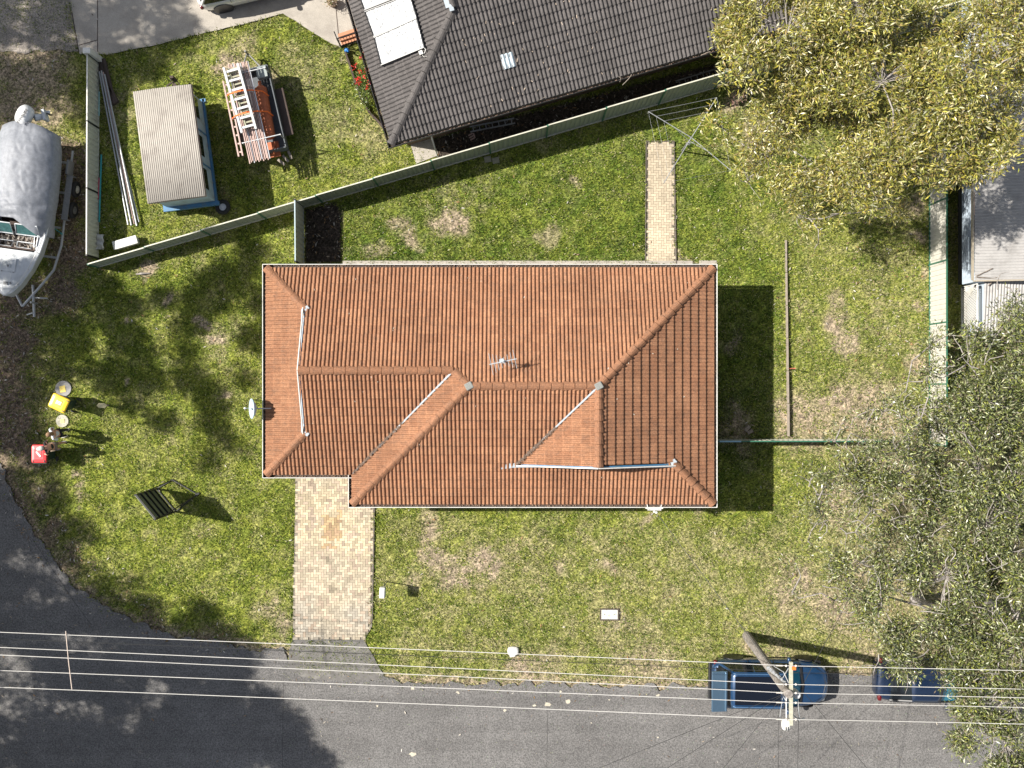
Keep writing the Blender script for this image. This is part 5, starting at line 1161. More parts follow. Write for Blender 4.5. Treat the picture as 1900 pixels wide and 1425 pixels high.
for x_, w_, z_ in zip(Xs[5:], Ws[5:], Zg_[5:]): rows.append([(x_, w_ * (k_ / 4 - 1), z_ + .10 * (1 - (k_ / 4 - 1) ** 2) * min(1, w_ * 1.6) + .012) for k_ in range(9)])
mm.sheet(rows); mm.build('deck', M['gel'], bt)
mm = MB(); mm.box((2.0, .02, 1.985), (.52, .56, .03)); mm.tube([(2.05, .05, 2.0), (2.05, .05, 2.06)], .075, 14); mm.build('deck_hatch', M['gel'], bt, bevel=.012)
mm = MB(); mm.tube([(2.05, .05, 2.06), (2.05, .05, 2.075)], .045, 12); mm.box((2.27, .25, 2.0), (.03, .05, .02)); mm.box((2.27, -.2, 2.0), (.03, .05, .02)); mm.box((2.72, .03, 2.02), (.12, .16, .08)); mm.box((2.7, .2, 1.99), (.08, .05, .05), .5); mm.build('deck_fitting', M['galvd'], bt)
for s in (1, -1):
    mm = MB(); pts = [(x_, s * (w_ - .05), z_ + (.14 if 0 < i < 5 else .04)) for i, (x_, w_, z_) in enumerate(zip(Xs[4:], Ws[4:], Zg_[4:]))]; mm.tube(pts, .014, 6)
    for p_ in pts[1:4]: mm.tube([p_, (p_[0], p_[1], p_[2] - .15)], .012, 5)
    mm.build('bow_rail', M['alu'], bt)
mm = MB(); mm.box((.75, 0, 1.25), (1.5, 1.7, .05)); mm.box((1.32, 0, 1.55), (.06, 1.75, .55)); mm.build('cockpit', M['wooddark'], bt)
mm = MB()
rows = [[(.42 + i * .105, -.78 + j * .105, 1.50 + .09 * math.sin(i * 2.1 + j * 1.3) * math.cos(j * 2.3 - i)) for j in range(16)] for i in range(9)]
mm.sheet(rows); m, t, b = nt('camouflage'); v = objc(t); t.links.new(ramp(t, noise(t, 9, 2, .5, v), [(.44, (.035, .028, .024)), (.5, (.22, .18, .15)), (.62, (.4, .38, .35))]), b.inputs['Base Color']); b.inputs['Roughness'].default_value = .9; mm.build('seat_cover', m, bt)
for yy in (.38, -.38):
    mm = MB(); pts = [(1.05, yy - .3, 1.66), (1.05, yy + .3, 1.66), (1.28, yy + .27, 1.72), (1.28, yy - .27, 1.72), (1.05, yy - .3, 1.66)]; mm.tube(pts, .022, 6); mm.build('cabin_hatch', M['gel'], bt)
mm = MB(); mm.tube([(.55, .86, 1.75), (.6, .92, 1.8), (1.15, .90, 1.82), (1.2, .80, 1.78), (.62, .76, 1.78), (.55, .86, 1.75)], .02, 6); mm.build('grab_rail', M['gel'], bt)
mm = MB()
for yy in (.52, -.52):
    mm.add([(.42, yy - .40, 2.05), (.42, yy + .40, 2.05), (.76, yy + .44, 1.80), (.76, yy - .44, 1.80)], [(0, 1, 2, 3)])
wo_ = mm.build('windscreen', simple('screen_teal', (.04, .10, .10), .1, .5, 6), bt)
mm = MB()
for yy in (.52, -.52):
    q_ = [(.42, yy - .42, 2.06), (.42, yy + .42, 2.06), (.78, yy + .46, 1.79), (.78, yy - .46, 1.79)]; mm.tube(q_ + [q_[0]], .025, 6)
mm.build('screen_frame', M['gel'], wo_)
# outboard motor
ob = MB(); Mz = Matrix.Rotation(R(28), 3, 'Y') @ Matrix.Rotation(R(-28), 3, 'Z')
oc = Vector((-3.72, -.08, 2.05)); ob.ball(oc, (.42, .29, .30), 20, 14, M=Mz, pw=.78); oo = ob.build('outboard_motor', simple('cowl_white', (.60, .61, .62), .3, .05), bt, smooth=True)
mm = MB(); mm.tube([oc + Vector((-.0, .3, -.15)), oc + Vector((-.1, .48, -.3)), oc + Vector((-.18, .62, -.42))], [.15, .12, .10], 10); mm.box(oc + Vector((-.18, .60, -.35)), (.42, .12, .34), .35); mm.box(oc + Vector((-.32, .66, -.38)), (.12, .2, .05), .3); mm.build('motor_leg', M['gel'], oo, bevel=.02)
mm = MB(); mm.box(oc + Vector((.42, .08, -.35)), (.3, .4, .35)); mm.build('motor_bracket', M['galvd'], oo)
mm = MB()
for k_ in range(3): mm.ball(oc + Vector((-.28, .72, -.45)) + Vector((.02, .06 * math.cos(k_ * 2.09), .1 * math.sin(k_ * 2.09))), (.02, .07, .08), 8, 6)
mm.build('propeller', M['black'], oo)
cu = bpy.data.curves.new('lettering', 'FONT'); cu.body = 'EVINRUDE'; cu.size = .13; cu.extrude = .006; cu.offset = .004; cu.align_x = 'CENTER'; cu.align_y = 'CENTER'; cu.space_character = 1.05
lo = bpy.data.objects.new('lettering', cu); COL.objects.link(lo); dg = bpy.context.evaluated_depsgraph_get(); dg.update(); m2 = bpy.data.meshes.new_from_object(lo.evaluated_get(dg)); bpy.data.objects.remove(lo)
a_ = R(55) - brz
tq = Matrix.Translation(oc + Vector((.10, .10, .34))) @ Matrix.Rotation(a_, 4, 'Z')
m2.transform(tq); m2.materials.clear(); link('lettering', m2, M['black'], oo)
# tarpaulin
mm = MB(); rows = []; nu_, nv_ = 60, 48
for i in range(nu_ + 1):
    s0_ = 0; x_ = -3.22 + 3.95 * i / nu_; w_ = float(np.interp(x_, Xs, Ws)) + .05; r_ = []
    for j in range(nv_ + 1):
        s = 2 * j / nv_ - 1; fold = float(fbm(np.array(x_ * 1.2), np.array(s * 2.2), 1.6, 4, 3)) - .5; f2 = abs(math.sin(x_ * 6 + s * 3)) * .035
        z_ = 1.76 + .62 * (1 - abs(s) ** 2.4) * (.62 + .38 * math.sin(max(0, min(1, (x_ + 3.2) / 1.0)) * 1.57)) + fold * .07 + f2 * (1.1 if x_ > -.6 else .25) + .05 * abs(float(fbm(np.array(x_ * .35 + s), np.array(s * 1.2 - x_ * .5), 1.3, 3, 9)) - .5)
        if x_ > .1: z_ -= (x_ - .1) * .30 * (1 + abs(s) * .2)
        if abs(s) > .93: z_ -= (abs(s) - .93) * 5
        xx = x_ - (.0 if x_ < -.4 else .50 * (x_ + .4) / 1.13 * (1 - max(0, min(1, (s - .1) / .6)))) + (.25 * (1 - s * s) if i == 0 else 0) * -1
        fc = float(fbm(np.array(xx * .8 + s * .6), np.array(s * 1.5 - xx * .7), 1.1, 3, 19)) - .5; z_ -= .022 * math.exp(-(fc / .018) ** 2)
        r_.append((xx, s * w_ * 1.03, z_))
    rows.append(r_)
mm.sheet(rows); ta_ = mm.build('tarpaulin', M['tape'], bt, smooth=True); ta_.modifiers.new('s', 'SOLIDIFY').thickness = .012
bl = thing('boat_trailer', 'galvanised twin axle trailer under the white motor boat', 'trailer', (bc_.x, bc_.y, 0), brz)
mm = MB()
for s in (1, -1): mm.tube([(-2.9, s * 1.18, .5), (.9, s * 1.22, .5), (1.9, s * 1.05, .5), (2.7, s * .55, .5), (3.5, 0, .5)], .05, 8)
for xx in (-2.4, -1.2, .2, 1.4): mm.box((xx, 0, .48), (.08, 2.2, .08))
mm.tube([(2.6, .3, .5), (3.85, .5, .45)], .05, 8); mm.tube([(3.3, .45, .3), (3.3, .45, .8)], .04, 8); mm.tube([(3.1, .3, .45), (3.05, .95, .5)], .03, 6); mm.tube([(3.7, .45, .5), (3.8, .15, .35)], .03, 6); mm.build('frame', M['galv'], bl)
for s in (1, -1):
    mm = MB(); mm.box((-1.0, s * 1.34, .80), (1.75, .24, .03)); mm.box((-1.85, s * 1.34, .68), (.03, .30, .24)); mm.box((-.12, s * 1.34, .68), (.03, .26, .24)); mm.box((-2.15, s * 1.32, .85), (.55, .07, .5)); mm.build('mudguard', M['galvd'], bl)
    for xx in (-1.42, -.58):
        Rx = Matrix.Rotation(R(90), 3, 'X'); mm = MB(); mm.torus((xx, s * 1.42, .34), .23, .10, 24, 10, M=Rx); wh = mm.build('wheel', M['rubber'], bl, smooth=True)
        mm = MB(); mm.tube([(xx, s * 1.42, .34), (xx, s * 1.50, .34)], .15, 16); mm.tube([(xx, s * 1.5, .34), (xx, s * 1.53, .34)], .05, 10); mm.build('rim', M['white'] if xx < -1 else M['galvd'], wh)
mm = MB(); mm.tube([(.3, 1.24, 1.5), (.45, 1.26, .6)], .012, 5); mm.box((.45, 1.28, .75), (.05, .05, .08)); mm.build('winch_strap', M['cyan'], bl)

# ---------------- things round the tiled house ----------------
st = thing('porch_steps', 'terracotta tiled porch steps with a black railing beside the dark tiled house', 'steps', P3(652, 78, 0))
mm = MB()
A0, A1 = Vector(P3(632, 84, .0)), Vector(P3(674, 70, .0)); dd_ = (A1 - A0).normalized(); nn_ = Vector((-dd_.y, dd_.x, 0))
for i in range(3): mm.beam(A0 + dd_ * .05 + nn_ * (.0 + .13 * i) + Vector((0, 0, .08 + .1 * i)), A1 + nn_ * (.0 + .13 * i) + Vector((0, 0, .08 + .1 * i)), .13, .16)
mm.build('step', simple('terracotta_step', (.44, .20, .11), .8, .12), st, world=True)
mm = MB(); h_ = .95
for k_ in range(9): p_ = A0 + (A1 - A0) * k_ / 8 - nn_ * .08; mm.tube([p_, p_ + Vector((0, 0, h_))], .012, 5)
a_ = A0 - nn_ * .08; b_ = A1 - nn_ * .08; mm.tube([a_ + Vector((0, 0, h_)), b_ + Vector((0, 0, h_))], .022, 6); mm.tube([a_ + Vector((0, 0, .1)), b_ + Vector((0, 0, .1))], .018, 6); mm.tube([a_, a_ + Vector((0, 0, 1.0))], .03, 6)
mm.tube([a_ + Vector((0, 0, h_)), a_ + nn_ * .3 + Vector((-.02, 0, h_))], .022, 6); mm.build('railing', M['black'], st, world=True)
m_ = MB(); x, y = P(645, 96); m_.ball((x, y, .14), (.11, .09, .14), 10, 8); m_.tube([(x, y, .2), (x + .08, y - .1, .3)], .03, 6); tag(m_.build('watering_can', simple('blue_can', (.03, .16, .45), .4, .1)), 'small bright blue watering can by the porch railing of the tiled house', 'watering can')
mm = MB(); tl = [(641, 98), (650, 122), (660, 155), (671, 185), (684, 207), (700, 224), (712, 238)]; pp_ = [Vector(P3(*q_, .10)) for q_ in tl]
for a_, b_ in zip(pp_, pp_[1:]): mm.beam(a_, b_, .07, .24)
tag(mm.build('bed_edging', M['wooddark']), 'curved dark edging of the rose bed left of the tiled house', 'garden edging')
x, y = P(618, 8); pt = thing('plant_pot', 'round clay pot with a dry plant near the top edge beside the tiled house', 'plant pot', (x, y, 0))
mm = MB(); mm.tube([(x, y, 0), (x, y, .3)], [.14, .2], 16); mm.build('pot', simple('clay', (.3, .22, .17), .8, .15), pt, world=True)
def leaf_blob(name, centers, n, spread, L_, W_, cols, mat, parent=None, up=.4, world_=False, seed=0):
    r_ = np.random.default_rng(seed); c = np.repeat(centers, n, 0); k = len(c)
    off = r_.normal(0, 1, (k, 3)) * spread * np.array([1, 1, .6]); base = c + off
    d = off / (np.linalg.norm(off, axis=1, keepdims=True) + 1e-6) * .9 + r_.normal(0, .55, (k, 3)); d[:, 2] += up * .3; d /= np.linalg.norm(d, axis=1, keepdims=True)
    nrm = r_.normal(0, .5, (k, 3)) + np.array([0, 0, 1.0]); s = np.cross(d, nrm); s /= np.linalg.norm(s, axis=1, keepdims=True) + 1e-6
    nn2 = np.cross(s, d); L2 = (L_ * r_.uniform(.65, 1.25, k))[:, None]; W2 = (W_ * r_.uniform(.7, 1.3, k))[:, None] * .5
    mid = base + d * L2 * .5 + nn2 * L2 * .10
    co = np.stack([base, mid + s * W2, base + d * L2 - nn2 * L2 * .05, mid - s * W2], 1).reshape(-1, 3)
    clumpc = np.repeat(r_.uniform(.6, 1.3, (len(centers), 1)), n, 0)
    cc_ = np.array(cols)[r_.integers(0, len(cols), k)] * r_.uniform(.65, 1.25, (k, 1)) * clumpc
    o = quads_mesh(name, co, np.repeat(cc_, 4, 0), mat, 4)
    if parent is not None:
        o.parent = parent; o.data.transform(Matrix.Translation(-Vector(parent.location)))
    return o
leaf_blob('dry_plant', np.array([[x, y, .4]]) + rng.normal(0, .08, (16, 3)), 14, .07, .09, .03, [(.30, .20, .10), (.38, .30, .16), (.12, .14, .05)], M['leaf'], pt)
x, y = P(680, 165); rs = thing('rose_bush', 'green rose bush with bright red flowers against the tiled house', 'rose bush', (x, y, 0))
mm = MB()
for i in range(10): a_ = i * .63; mm.tube([(x, y, 0), (x + .2 * math.cos(a_), y + .35 * math.sin(a_), .35), (x + .32 * math.cos(a_), y + .75 * math.sin(a_), .65)], [.02, .014, .008], 5)
mm.build('stem', M['bark'], rs, world=True)
ctr = np.array([[x + random.gauss(-.02, .17), y + random.gauss(0, .42), random.uniform(.25, .75)] for _ in range(110)]); leaf_blob('foliage', ctr, 18, .08, .07, .035, [(.08, .15, .02), (.16, .22, .035), (.22, .24, .06), (.05, .09, .015)], M['leaf'], rs)
fl_ = np.array([[*P(a_ + random.uniform(-3, 3), b_ + random.uniform(-4, 4), .75), .78 + random.uniform(-.05, .08)] for a_, b_ in [(668, 108), (675, 105), (660, 124), (664, 147), (661, 150), (668, 152), (663, 144), (680, 140), (679, 127), (682, 166), (658, 118), (670, 135), (672, 110), (684, 152), (665, 156)]])
for q_ in range(len(fl_)): leaf_blob('flower', fl_[q_:q_ + 1], 16, .035, .05, .045, [(.62, .012, .02), (.5, .01, .015), (.7, .05, .04)], M['leaf'], rs, seed=q_)
mm = MB(); x, y = P(810, 276, 1.0); mm.tube([P3(800, 252, 2.3), P3(812, 290, .2)], .03, 8); tag(mm.build('white_post', M['white']), 'thin white post at the end of the side yard beside the concrete ramp', 'post')
flat('ramp', [P(*q_) for q_ in ((762, 268), (801, 254), (814, 288), (772, 304))], .02, M['oldc'])
def small_ladder(name, label, a_, b_, w_, n_, mat, z=.12, grp=None):
    a_ = Vector(P3(*a_, z)); b_ = Vector(P3(*b_, z)); d_ = (b_ - a_).normalized(); s_ = Vector((-d_.y, d_.x, 0)) * w_ / 2; l_ = thing(name, label, 'ladder', tuple(a_))
    for k_ in (1, -1): mm = MB(); mm.beam(a_ + s_ * k_, b_ + s_ * k_, .045, .06); mm.build('rail', mat, l_, world=True)
    for i in range(n_): p_ = a_ + (b_ - a_) * (i + .5) / n_; mm = MB(); mm.beam(p_ - s_, p_ + s_, .035, .03); mm.build('rung', mat, l_, world=True)
small_ladder('ladder', 'weathered ladder lying in the shaded side yard near the right trees', (1256, 158), (1356, 128), .34, 9, M['galvd'])
small_ladder('ladder', 'short pale ladder lying in the shaded side yard near the concrete ramp', (872, 240), (955, 224), .20, 7, M['galv'])
mm = MB()
for i in range(3): x, y = P(873 + i * 2, 250 + i * 4); mm.box((x, y, .04), (.2, .05, .05), .5)
mm.box((*P(880, 252), .04), (.05, .2, .05), .3); tag(mm.build('timber_offcut', M['woodpink']), 'small zigzag of timber offcuts on the dark soil beside the tiled house', 'offcuts')
mm = MB(); rr_ = random.Random(4)
for (a_, b_) in (((1155, 158), (1172, 138)), ((990, 192), (1012, 180)), ((1150, 152), (1148, 142)), ((1300, 103), (1318, 96))):
    p0, p1 = Vector(P3(*a_, 2.66)), Vector(P3(*b_, 2.78)); mm.tube([p0, (p0 + p1) / 2 + Vector((.06, .03, .04)), p1], .012, 5)
tag(mm.build('gutter_twigs', M['wood']), 'curled strips of bark hanging from the gutter of the tiled house', 'bark strips')
x, y = P(1362, 195); sh = thing('dry_shrub', 'small dry reddish shrub by the fence beside the clothes hoist', 'shrub', (x, y, 0)); mm = MB()
for i in range(9): a_ = i * .7; mm.tube([(x, y, 0), (x + .08 * math.cos(a_), y + .1 + .08 * math.sin(a_), .4), (x + .22 * math.cos(a_), y + .22 + .25 * math.sin(a_), .7)], [.02, .012, .006], 5)
mm.build('stem', M['wood'], sh, world=True); leaf_blob('foliage', np.array([[x + random.gauss(0, .14), y + .2 + random.gauss(0, .2), random.uniform(.3, .75)] for _ in range(26)]), 9, .06, .12, .025, [(.33, .19, .16), (.26, .17, .13), (.2, .2, .1)], M['leaf'], sh)

# ---------------- power pole and wires ----------------
pb2 = P(1386, 1180); ptop = P(1463, 1288, 7.35); po = thing('power_pole', 'grey timber power pole with a crossarm leaning over the blue four wheel drive', 'power pole', (pb2[0], pb2[1], 0))
mm = MB(); mm.tube([(pb2[0] + (ptop[0] - pb2[0]) * s, pb2[1] + (ptop[1] - pb2[1]) * s, 7.35 * s) for s in (0, .3, .6, 1)], [.19, .175, .16, .14], 16); mm.build('pole', M['pole'], po, world=True)
ZA = 7.2; cA, cB = P3(1467.5, 1228, ZA), P3(1467.5, 1345, ZA)
mm = MB(); mm.beam(cA, cB, .10, .12); mm.build('crossarm', simple('mossy_crossarm', (.36, .35, .27), .9, .35, 9), po, world=True)
mm = MB(); mm.tube([P3(1459, 1288, 7.0), P3(1459, 1332, 7.1)], .025, 8); mm.tube([P3(1452, 1295, 6.9), P3(1447, 1330, 7.0), P3(1456, 1338, 7.1)], .010, 5); mm.build('lamp_bracket', M['galv'], po, world=True)
x, y = P(1458.5, 1344, 7.15); mm = MB(); mm.ball((x, y, 7.15), (.15, .20, .09), 16, 10, pw=.7); lm = mm.build('street_lamp', M['white'], po, smooth=True, world=True)
mm = MB(); mm.box((x - .03, y - .11, 7.245), (.02, .12, .02)); mm.box((x + .04, y - .11, 7.245), (.02, .12, .02)); mm.build('lamp_slot', M['black'], lm, world=True)
x, y = P(1479, 1290, 7.0); mm = MB(); mm.tube([(x, y, 6.6), (x, y, 7.0), (x, y, 7.03)], [.12, .13, .10], 18); mm.build('cable_drum', simple('drum_grey', (.45, .46, .46), .6, .15), po, world=True)
mm = MB()
W_ = [(1172.4, 1190, 1224, 1235.5), (1200.4, 1220, 1259, 1270), (1214.5, 1235, 1274, 1286), (1243.8, 1258, 1293.6, 1304), (1275, 1289.6, 1323.6, 1335)]
for i, w_ in enumerate(W_):
    for dx_ in (-9, 9): mm.tube([P3(1467.5 + dx_, w_[3], ZA + .02), P3(1467.5 + dx_, w_[3], ZA + .12)], .035, 8)
    mm.tube([P3(1440, w_[3] - 1, ZA), P3(1452, w_[3] - .5, ZA + .03)], .028, 7)
mm.build('insulator', simple('porcelain', (.5, .46, .40), .3, .2, 30), po, world=True)
mm = MB(); mm.box(P3(1473, 1240, ZA + .12), (.12, .10, .06)); mm.build('orange_clip', M['orange'], po, world=True)
mm = MB(); mm.tube([P3(1423, 1240, 6.2), P3(1450, 1262, 6.8), P3(1463, 1240, 7.1)], .018, 6); mm.tube([P3(1436, 1236, 6.5), P3(1454, 1247, 6.9), P3(1467, 1275, 7.2)], .014, 6); mm.tube([P3(1455, 1270, 6.9), P3(1449, 1284, 6.8), P3(1458, 1300, 6.9), P3(1466, 1292, 7.1)], .014, 6)
mm.tube([P3(1470, 1325, 7.1), P3(1483, 1336, 7.0), P3(1493, 1332, 6.9)], .02, 6); mm.tube([P3(1481, 1300, 7), P3(1482, 1320, 7.1), P3(1484, 1338, 7)], .016, 6)
for i in range(7): mm.box(P3(1425 + i * 5, 1238 + i * 4.5, 6.35 + i * .1), (.1, .07, .07), i)
mm.build('cable_fitting', M['galv'], po, world=True)
M['wire'] = simple('bare_wire', (.55, .53, .50), .5, .1); M['wireb'] = simple('black_cable', (.02, .02, .02), .6, .2)
def wire(label, a_, b_, r_, mat, sag, grp=None, n=14):
    a_ = Vector(a_); b_ = Vector(b_); pts = [a_ + (b_ - a_) * i / n + Vector((0, 0, -4 * sag * (i / n) * (1 - i / n))) for i in range(n + 1)]
    mm = MB(); mm.tube(pts, r_, 5); return tag(mm.build('power_line', mat), label, 'wire', grp)
ordn = ['nearest the front lawn of the five', 'second of the five from the lawn', 'middle one of the five', 'fourth of the five from the lawn', 'farthest over the road of the five']
for w_, on in zip(W_, ordn):
    sl_ = (w_[3] - w_[0]) / 1467
    wire('pale wire left of the pole, ' + on, P3(1467, w_[3], ZA + .1), P3(-900, w_[0] - 900 * sl_ * .9, 7.2), .0105, M['wire'], .12)
    wire('pale wire right of the pole, ' + on, P3(1467, w_[3], ZA + .1), P3(2600, w_[3] + 1133 * .024, 7.2), .0105, M['wire'], .1)
wire('thin black telephone cable between the pale wires left of the pole', P3(1455, 1246, 6.2), P3(-900, 1150, 6.0), .010, M['wireb'], .08)
wire('thin black telephone cable running right from the pole over the navy hatchback', P3(1455, 1248, 6.2), P3(2600, 1270, 6.0), .010, M['wireb'], .08)
mm = MB(); mm.tube([P3(122, 1171, 7.15), P3(127, 1225, 7.12), P3(133.5, 1279, 7.15)], .016, 6); tag(mm.build('wire_spacer', simple('pale_rod', (.55, .45, .38), .6, .1)), 'pale spacer rod tying the five wires together over the road at the left', 'wire spacer')
wire('thin black service cable from the pole to the front gutter of the brick house', P3(1452, 1264, 6.9), P3(1223, 958, 2.92), .011, M['wireb'], .10)
wire('thin black service cable from the pole up into the trees on the right', P3(1479, 1290, 6.9), P3(1720, 850, 4.5), .010, M['wireb'], .05)
for (bx_, by_), on in zip([(1230, 1564), (1141, 1488), (1100, 1430)], ['steepest of the three running down to the left', 'middle of the three running down to the left', 'flattest of the three running down to the left']): wire('thin dark service cable over the road, ' + on, P3(1457, 1287, 6.9), P3(bx_, by_, 5.8), .008, M['wireb'], .05)
wire('thin dark service cable running straight down the photo from the street lamp', P3(1444, 1300, 6.9), P3(1446, 1600, 5.5), .006, M['wireb'], .03)
wire('thin dark service cable running straight down the photo from the drum on the pole', P3(1482, 1292, 6.9), P3(1479, 1600, 5.5), .009, M['wireb'], .03)
wire('thin dark service cable running down to the right from the pole', P3(1478, 1268, 6.9), P3(1700, 1535, 5.5), .009, M['wireb'], .03)

# ---------------- trees ----------------
def tree(name, label, base, lobes, bark, cols, L_, W_, dens, seed, grp, n_leaf=24, sp=.17, rt=.22, fork=.45, twigs=0, tw=1.0):
    """lobes: x, y, z, radius, density in world metres"""
    r_ = random.Random(seed); t_ = thing(name, label, 'tree', (base[0], base[1], 0), group=grp)
    mm = MB(); zt = min(l[2] for l in lobes) * fork; cx_ = sum(l[0] for l in lobes) / len(lobes); cy_ = sum(l[1] for l in lobes) / len(lobes)
    b_ = Vector((base[0], base[1], -.1)); f_ = Vector((base[0] * .7 + cx_ * .3 + r_.uniform(-.2, .2), base[1] * .7 + cy_ * .3 + r_.uniform(-.2, .2), max(1.2, zt)))
    mm.tube([b_, b_ + Vector((0, 0, .4)), (b_ + f_) / 2 + Vector((r_.uniform(-.15, .15), r_.uniform(-.15, .15), 0)), f_], [rt * 1.35, rt, rt * .88, rt * .75], 12)
    ctr = []; nodes = [(f_, rt * .6)]
    for l in sorted(lobes, key=lambda q_: (q_[0] - f_.x) ** 2 + (q_[1] - f_.y) ** 2):
        c_ = Vector(l[:3]) - Vector((0, 0, l[3] * .15)); bp, br = min(nodes, key=lambda q_: (q_[0] - c_).length + .6 * abs(q_[0].z - c_.z) + (0 if q_[0].z < c_.z + .5 else 3))
        m1 = bp + (c_ - bp) * .35 + Vector((r_.uniform(-.25, .25), r_.uniform(-.25, .25), r_.uniform(-.1, .35))); m2_ = bp + (c_ - bp) * .7 + Vector((r_.uniform(-.25, .25), r_.uniform(-.25, .25), r_.uniform(-.1, .25)))
        ra = max(.03, min(br * .8, .035 + .022 * (c_ - bp).length + .02)); mm.tube([bp, m1, m2_, c_], [ra, ra * .8, ra * .62, ra * .42], 7); nodes += [(m2_, ra * .65), (c_, ra * .5)]
        area = math.pi * l[3] ** 2; n_ = max(2, int(dens * l[4] * area))
        for i in range(n_):
            for _ in range(9):
                a_ = r_.uniform(0, 6.283); q_ = math.sqrt(r_.random()) * l[3]; p_ = Vector((l[0] + q_ * math.cos(a_), l[1] + q_ * math.sin(a_), 0))
                if float(fbm(np.array(p_.x), np.array(p_.y), 1.7 if L_ < .18 else 1.4, 2, seed)) > (.53 if L_ < .18 else .46) + .06 * (1 - l[4]): break
            p_.z = l[2] + l[3] * .5 * math.sqrt(max(0, 1 - (q_ / l[3]) ** 2)) * r_.uniform(-.5, 1) + r_.uniform(-.15, .15); ctr.append(tuple(p_))
            if i % 3 == 0:
                md = (c_ + p_) / 2 + Vector((r_.uniform(-.12, .12), r_.uniform(-.12, .12), r_.uniform(-.1, .1))); mm.tube([c_, md, p_], [.02 * tw, .013 * tw, .006 * tw], 4, cap=False)
        for i in range(int(twigs * area)):
            a_ = r_.uniform(0, 6.283); p_ = Vector((l[0] + r_.uniform(-1, 1) * l[3], l[1] + r_.uniform(-1, 1) * l[3], l[2] + .25 * l[3])); q_ = p_
            pts = [q_]
            for _ in range(4): a_ += r_.uniform(-.9, .9); q_ = q_ + Vector((math.cos(a_), math.sin(a_), r_.uniform(-.3, .4))) * r_.uniform(.12, .28); pts.append(q_)
            mm.tube(pts, [.022, .018, .014, .010, .005], 4, cap=False)
    mm.build('trunk', bark, t_, smooth=True, world=True)
    leaf_blob('crown', np.array(ctr), n_leaf, sp, L_, W_, cols, M['leaf'], t_, seed=seed); return t_
def Lb(l, z0, z1, seed):
    r_ = random.Random(seed); out = []
    for q_ in l:
        z = q_[4] if len(q_) > 4 else r_.uniform(z0, z1); x, y = P(q_[0], q_[1], z); out.append((x, y, z, q_[2] * (CAMH - z) / F, q_[3]))
    return out
YG = [(.37, .32, .045), (.29, .28, .05), (.42, .37, .11), (.21, .22, .04), (.52, .48, .28), (.11, .12, .03), (.31, .23, .08), (.27, .28, .07)]
GG = [(.13, .16, .04), (.20, .235, .065), (.30, .32, .14), (.07, .09, .03), (.15, .17, .08), (.40, .40, .25), (.045, .06, .022), (.27, .29, .05), (.19, .15, .10)]
E_ = [(1395, 60, 60, 1), (1380, 130, 42, .9), (1465, 55, 75, 1), (1550, 70, 75, 1), (1640, 60, 75, 1), (1470, 150, 65, 1), (1560, 150, 70, 1), (1640, 150, 60, .9), (1500, 235, 65, .95), (1580, 240, 70, 1), (1650, 280, 65, 1), (1700, 200, 55, .8), (1610, 330, 60, .95), (1530, 315, 60, .85), (1440, 215, 45, .8), (1425, 290, 48, .55, 4.2), (1470, 345, 48, .75, 4.6), (1340, 235, 40, .38, 3.8), (1390, 335, 40, .28, 3.8), (1480, 400, 42, .22, 4), (1420, 250, 40, .5, 4.4), (1410, 20, 60, 1), (1500, 0, 70, 1), (1600, 0, 70, 1), (1700, 320, 45, .9), (1655, 380, 28, .7, 4.5), (1560, 395, 30, .2, 4.2), (1520, 450, 25, .12, 4)]
F_ = [(1870, 40, 70, 1), (1800, 130, 55, 1), (1860, 150, 60, 1), (1790, 60, 55, .9), (1785, 200, 50, 1), (1850, -10, 60, 1), (1740, 120, 45, .9), (1830, 235, 60, .95), (1770, 270, 55, 1), (1890, 240, 55, .9), (1820, 300, 45, .9), (1730, 50, 50, .85), (1720, 130, 50, .7), (1790, 320, 30, .8), (1745, 195, 50, .8), (1880, 300, 35, .5), (1920, 110, 60, .9), (1740, 300, 50, .95)]
tree('gum_tree', 'large yellow-green leafy tree spreading over the diagonal fence at the top right', P(1690, 120), Lb(E_, 5.8, 8.4, 1), M['barkp'], YG, .185, .040, 29, 11, 'trees at the right side of the photo', sp=.15)
tree('gum_tree', 'yellow-green tree in the top right corner above the corrugated iron roof', P(1790, 110), Lb(F_, 6.4, 9.0, 2), M['barkp'], YG, .185, .040, 27, 12, 'trees at the right side of the photo', sp=.12, twigs=.15)
A_ = [(1850, 625, 55, .85), (1800, 655, 45, .9), (1885, 690, 60, 1), (1825, 715, 55, .9), (1790, 780, 50, .9), (1870, 790, 65, 1), (1735, 635, 22, .7), (1722, 700, 32, .6), (1705, 760, 40, .45), (1745, 800, 50, .65), (1640, 765, 35, .35, 4.5), (1600, 775, 22, .3, 4.3), (1690, 815, 45, .5), (1880, 570, 40, .25), (1910, 620, 50, .9), (1840, 800, 50, 1)]
B_ = [(1620, 850, 42, .5), (1560, 872, 42, .5, 5), (1502, 893, 22, .5, 4.6), (1520, 940, 42, .45, 5), (1600, 920, 55, .6), (1680, 880, 55, .8), (1750, 900, 60, .95), (1660, 975, 50, .65), (1740, 980, 60, .95), (1590, 985, 35, .35), (1500, 1005, 24, .25, 4.6), (1640, 830, 30, .6), (1700, 850, 40, .8), (1550, 820, 16, .5, 4.5), (1605, 815, 16, .4, 4.5), (1530, 905, 20, .6), (1565, 785, 14, .5, 4.4)]
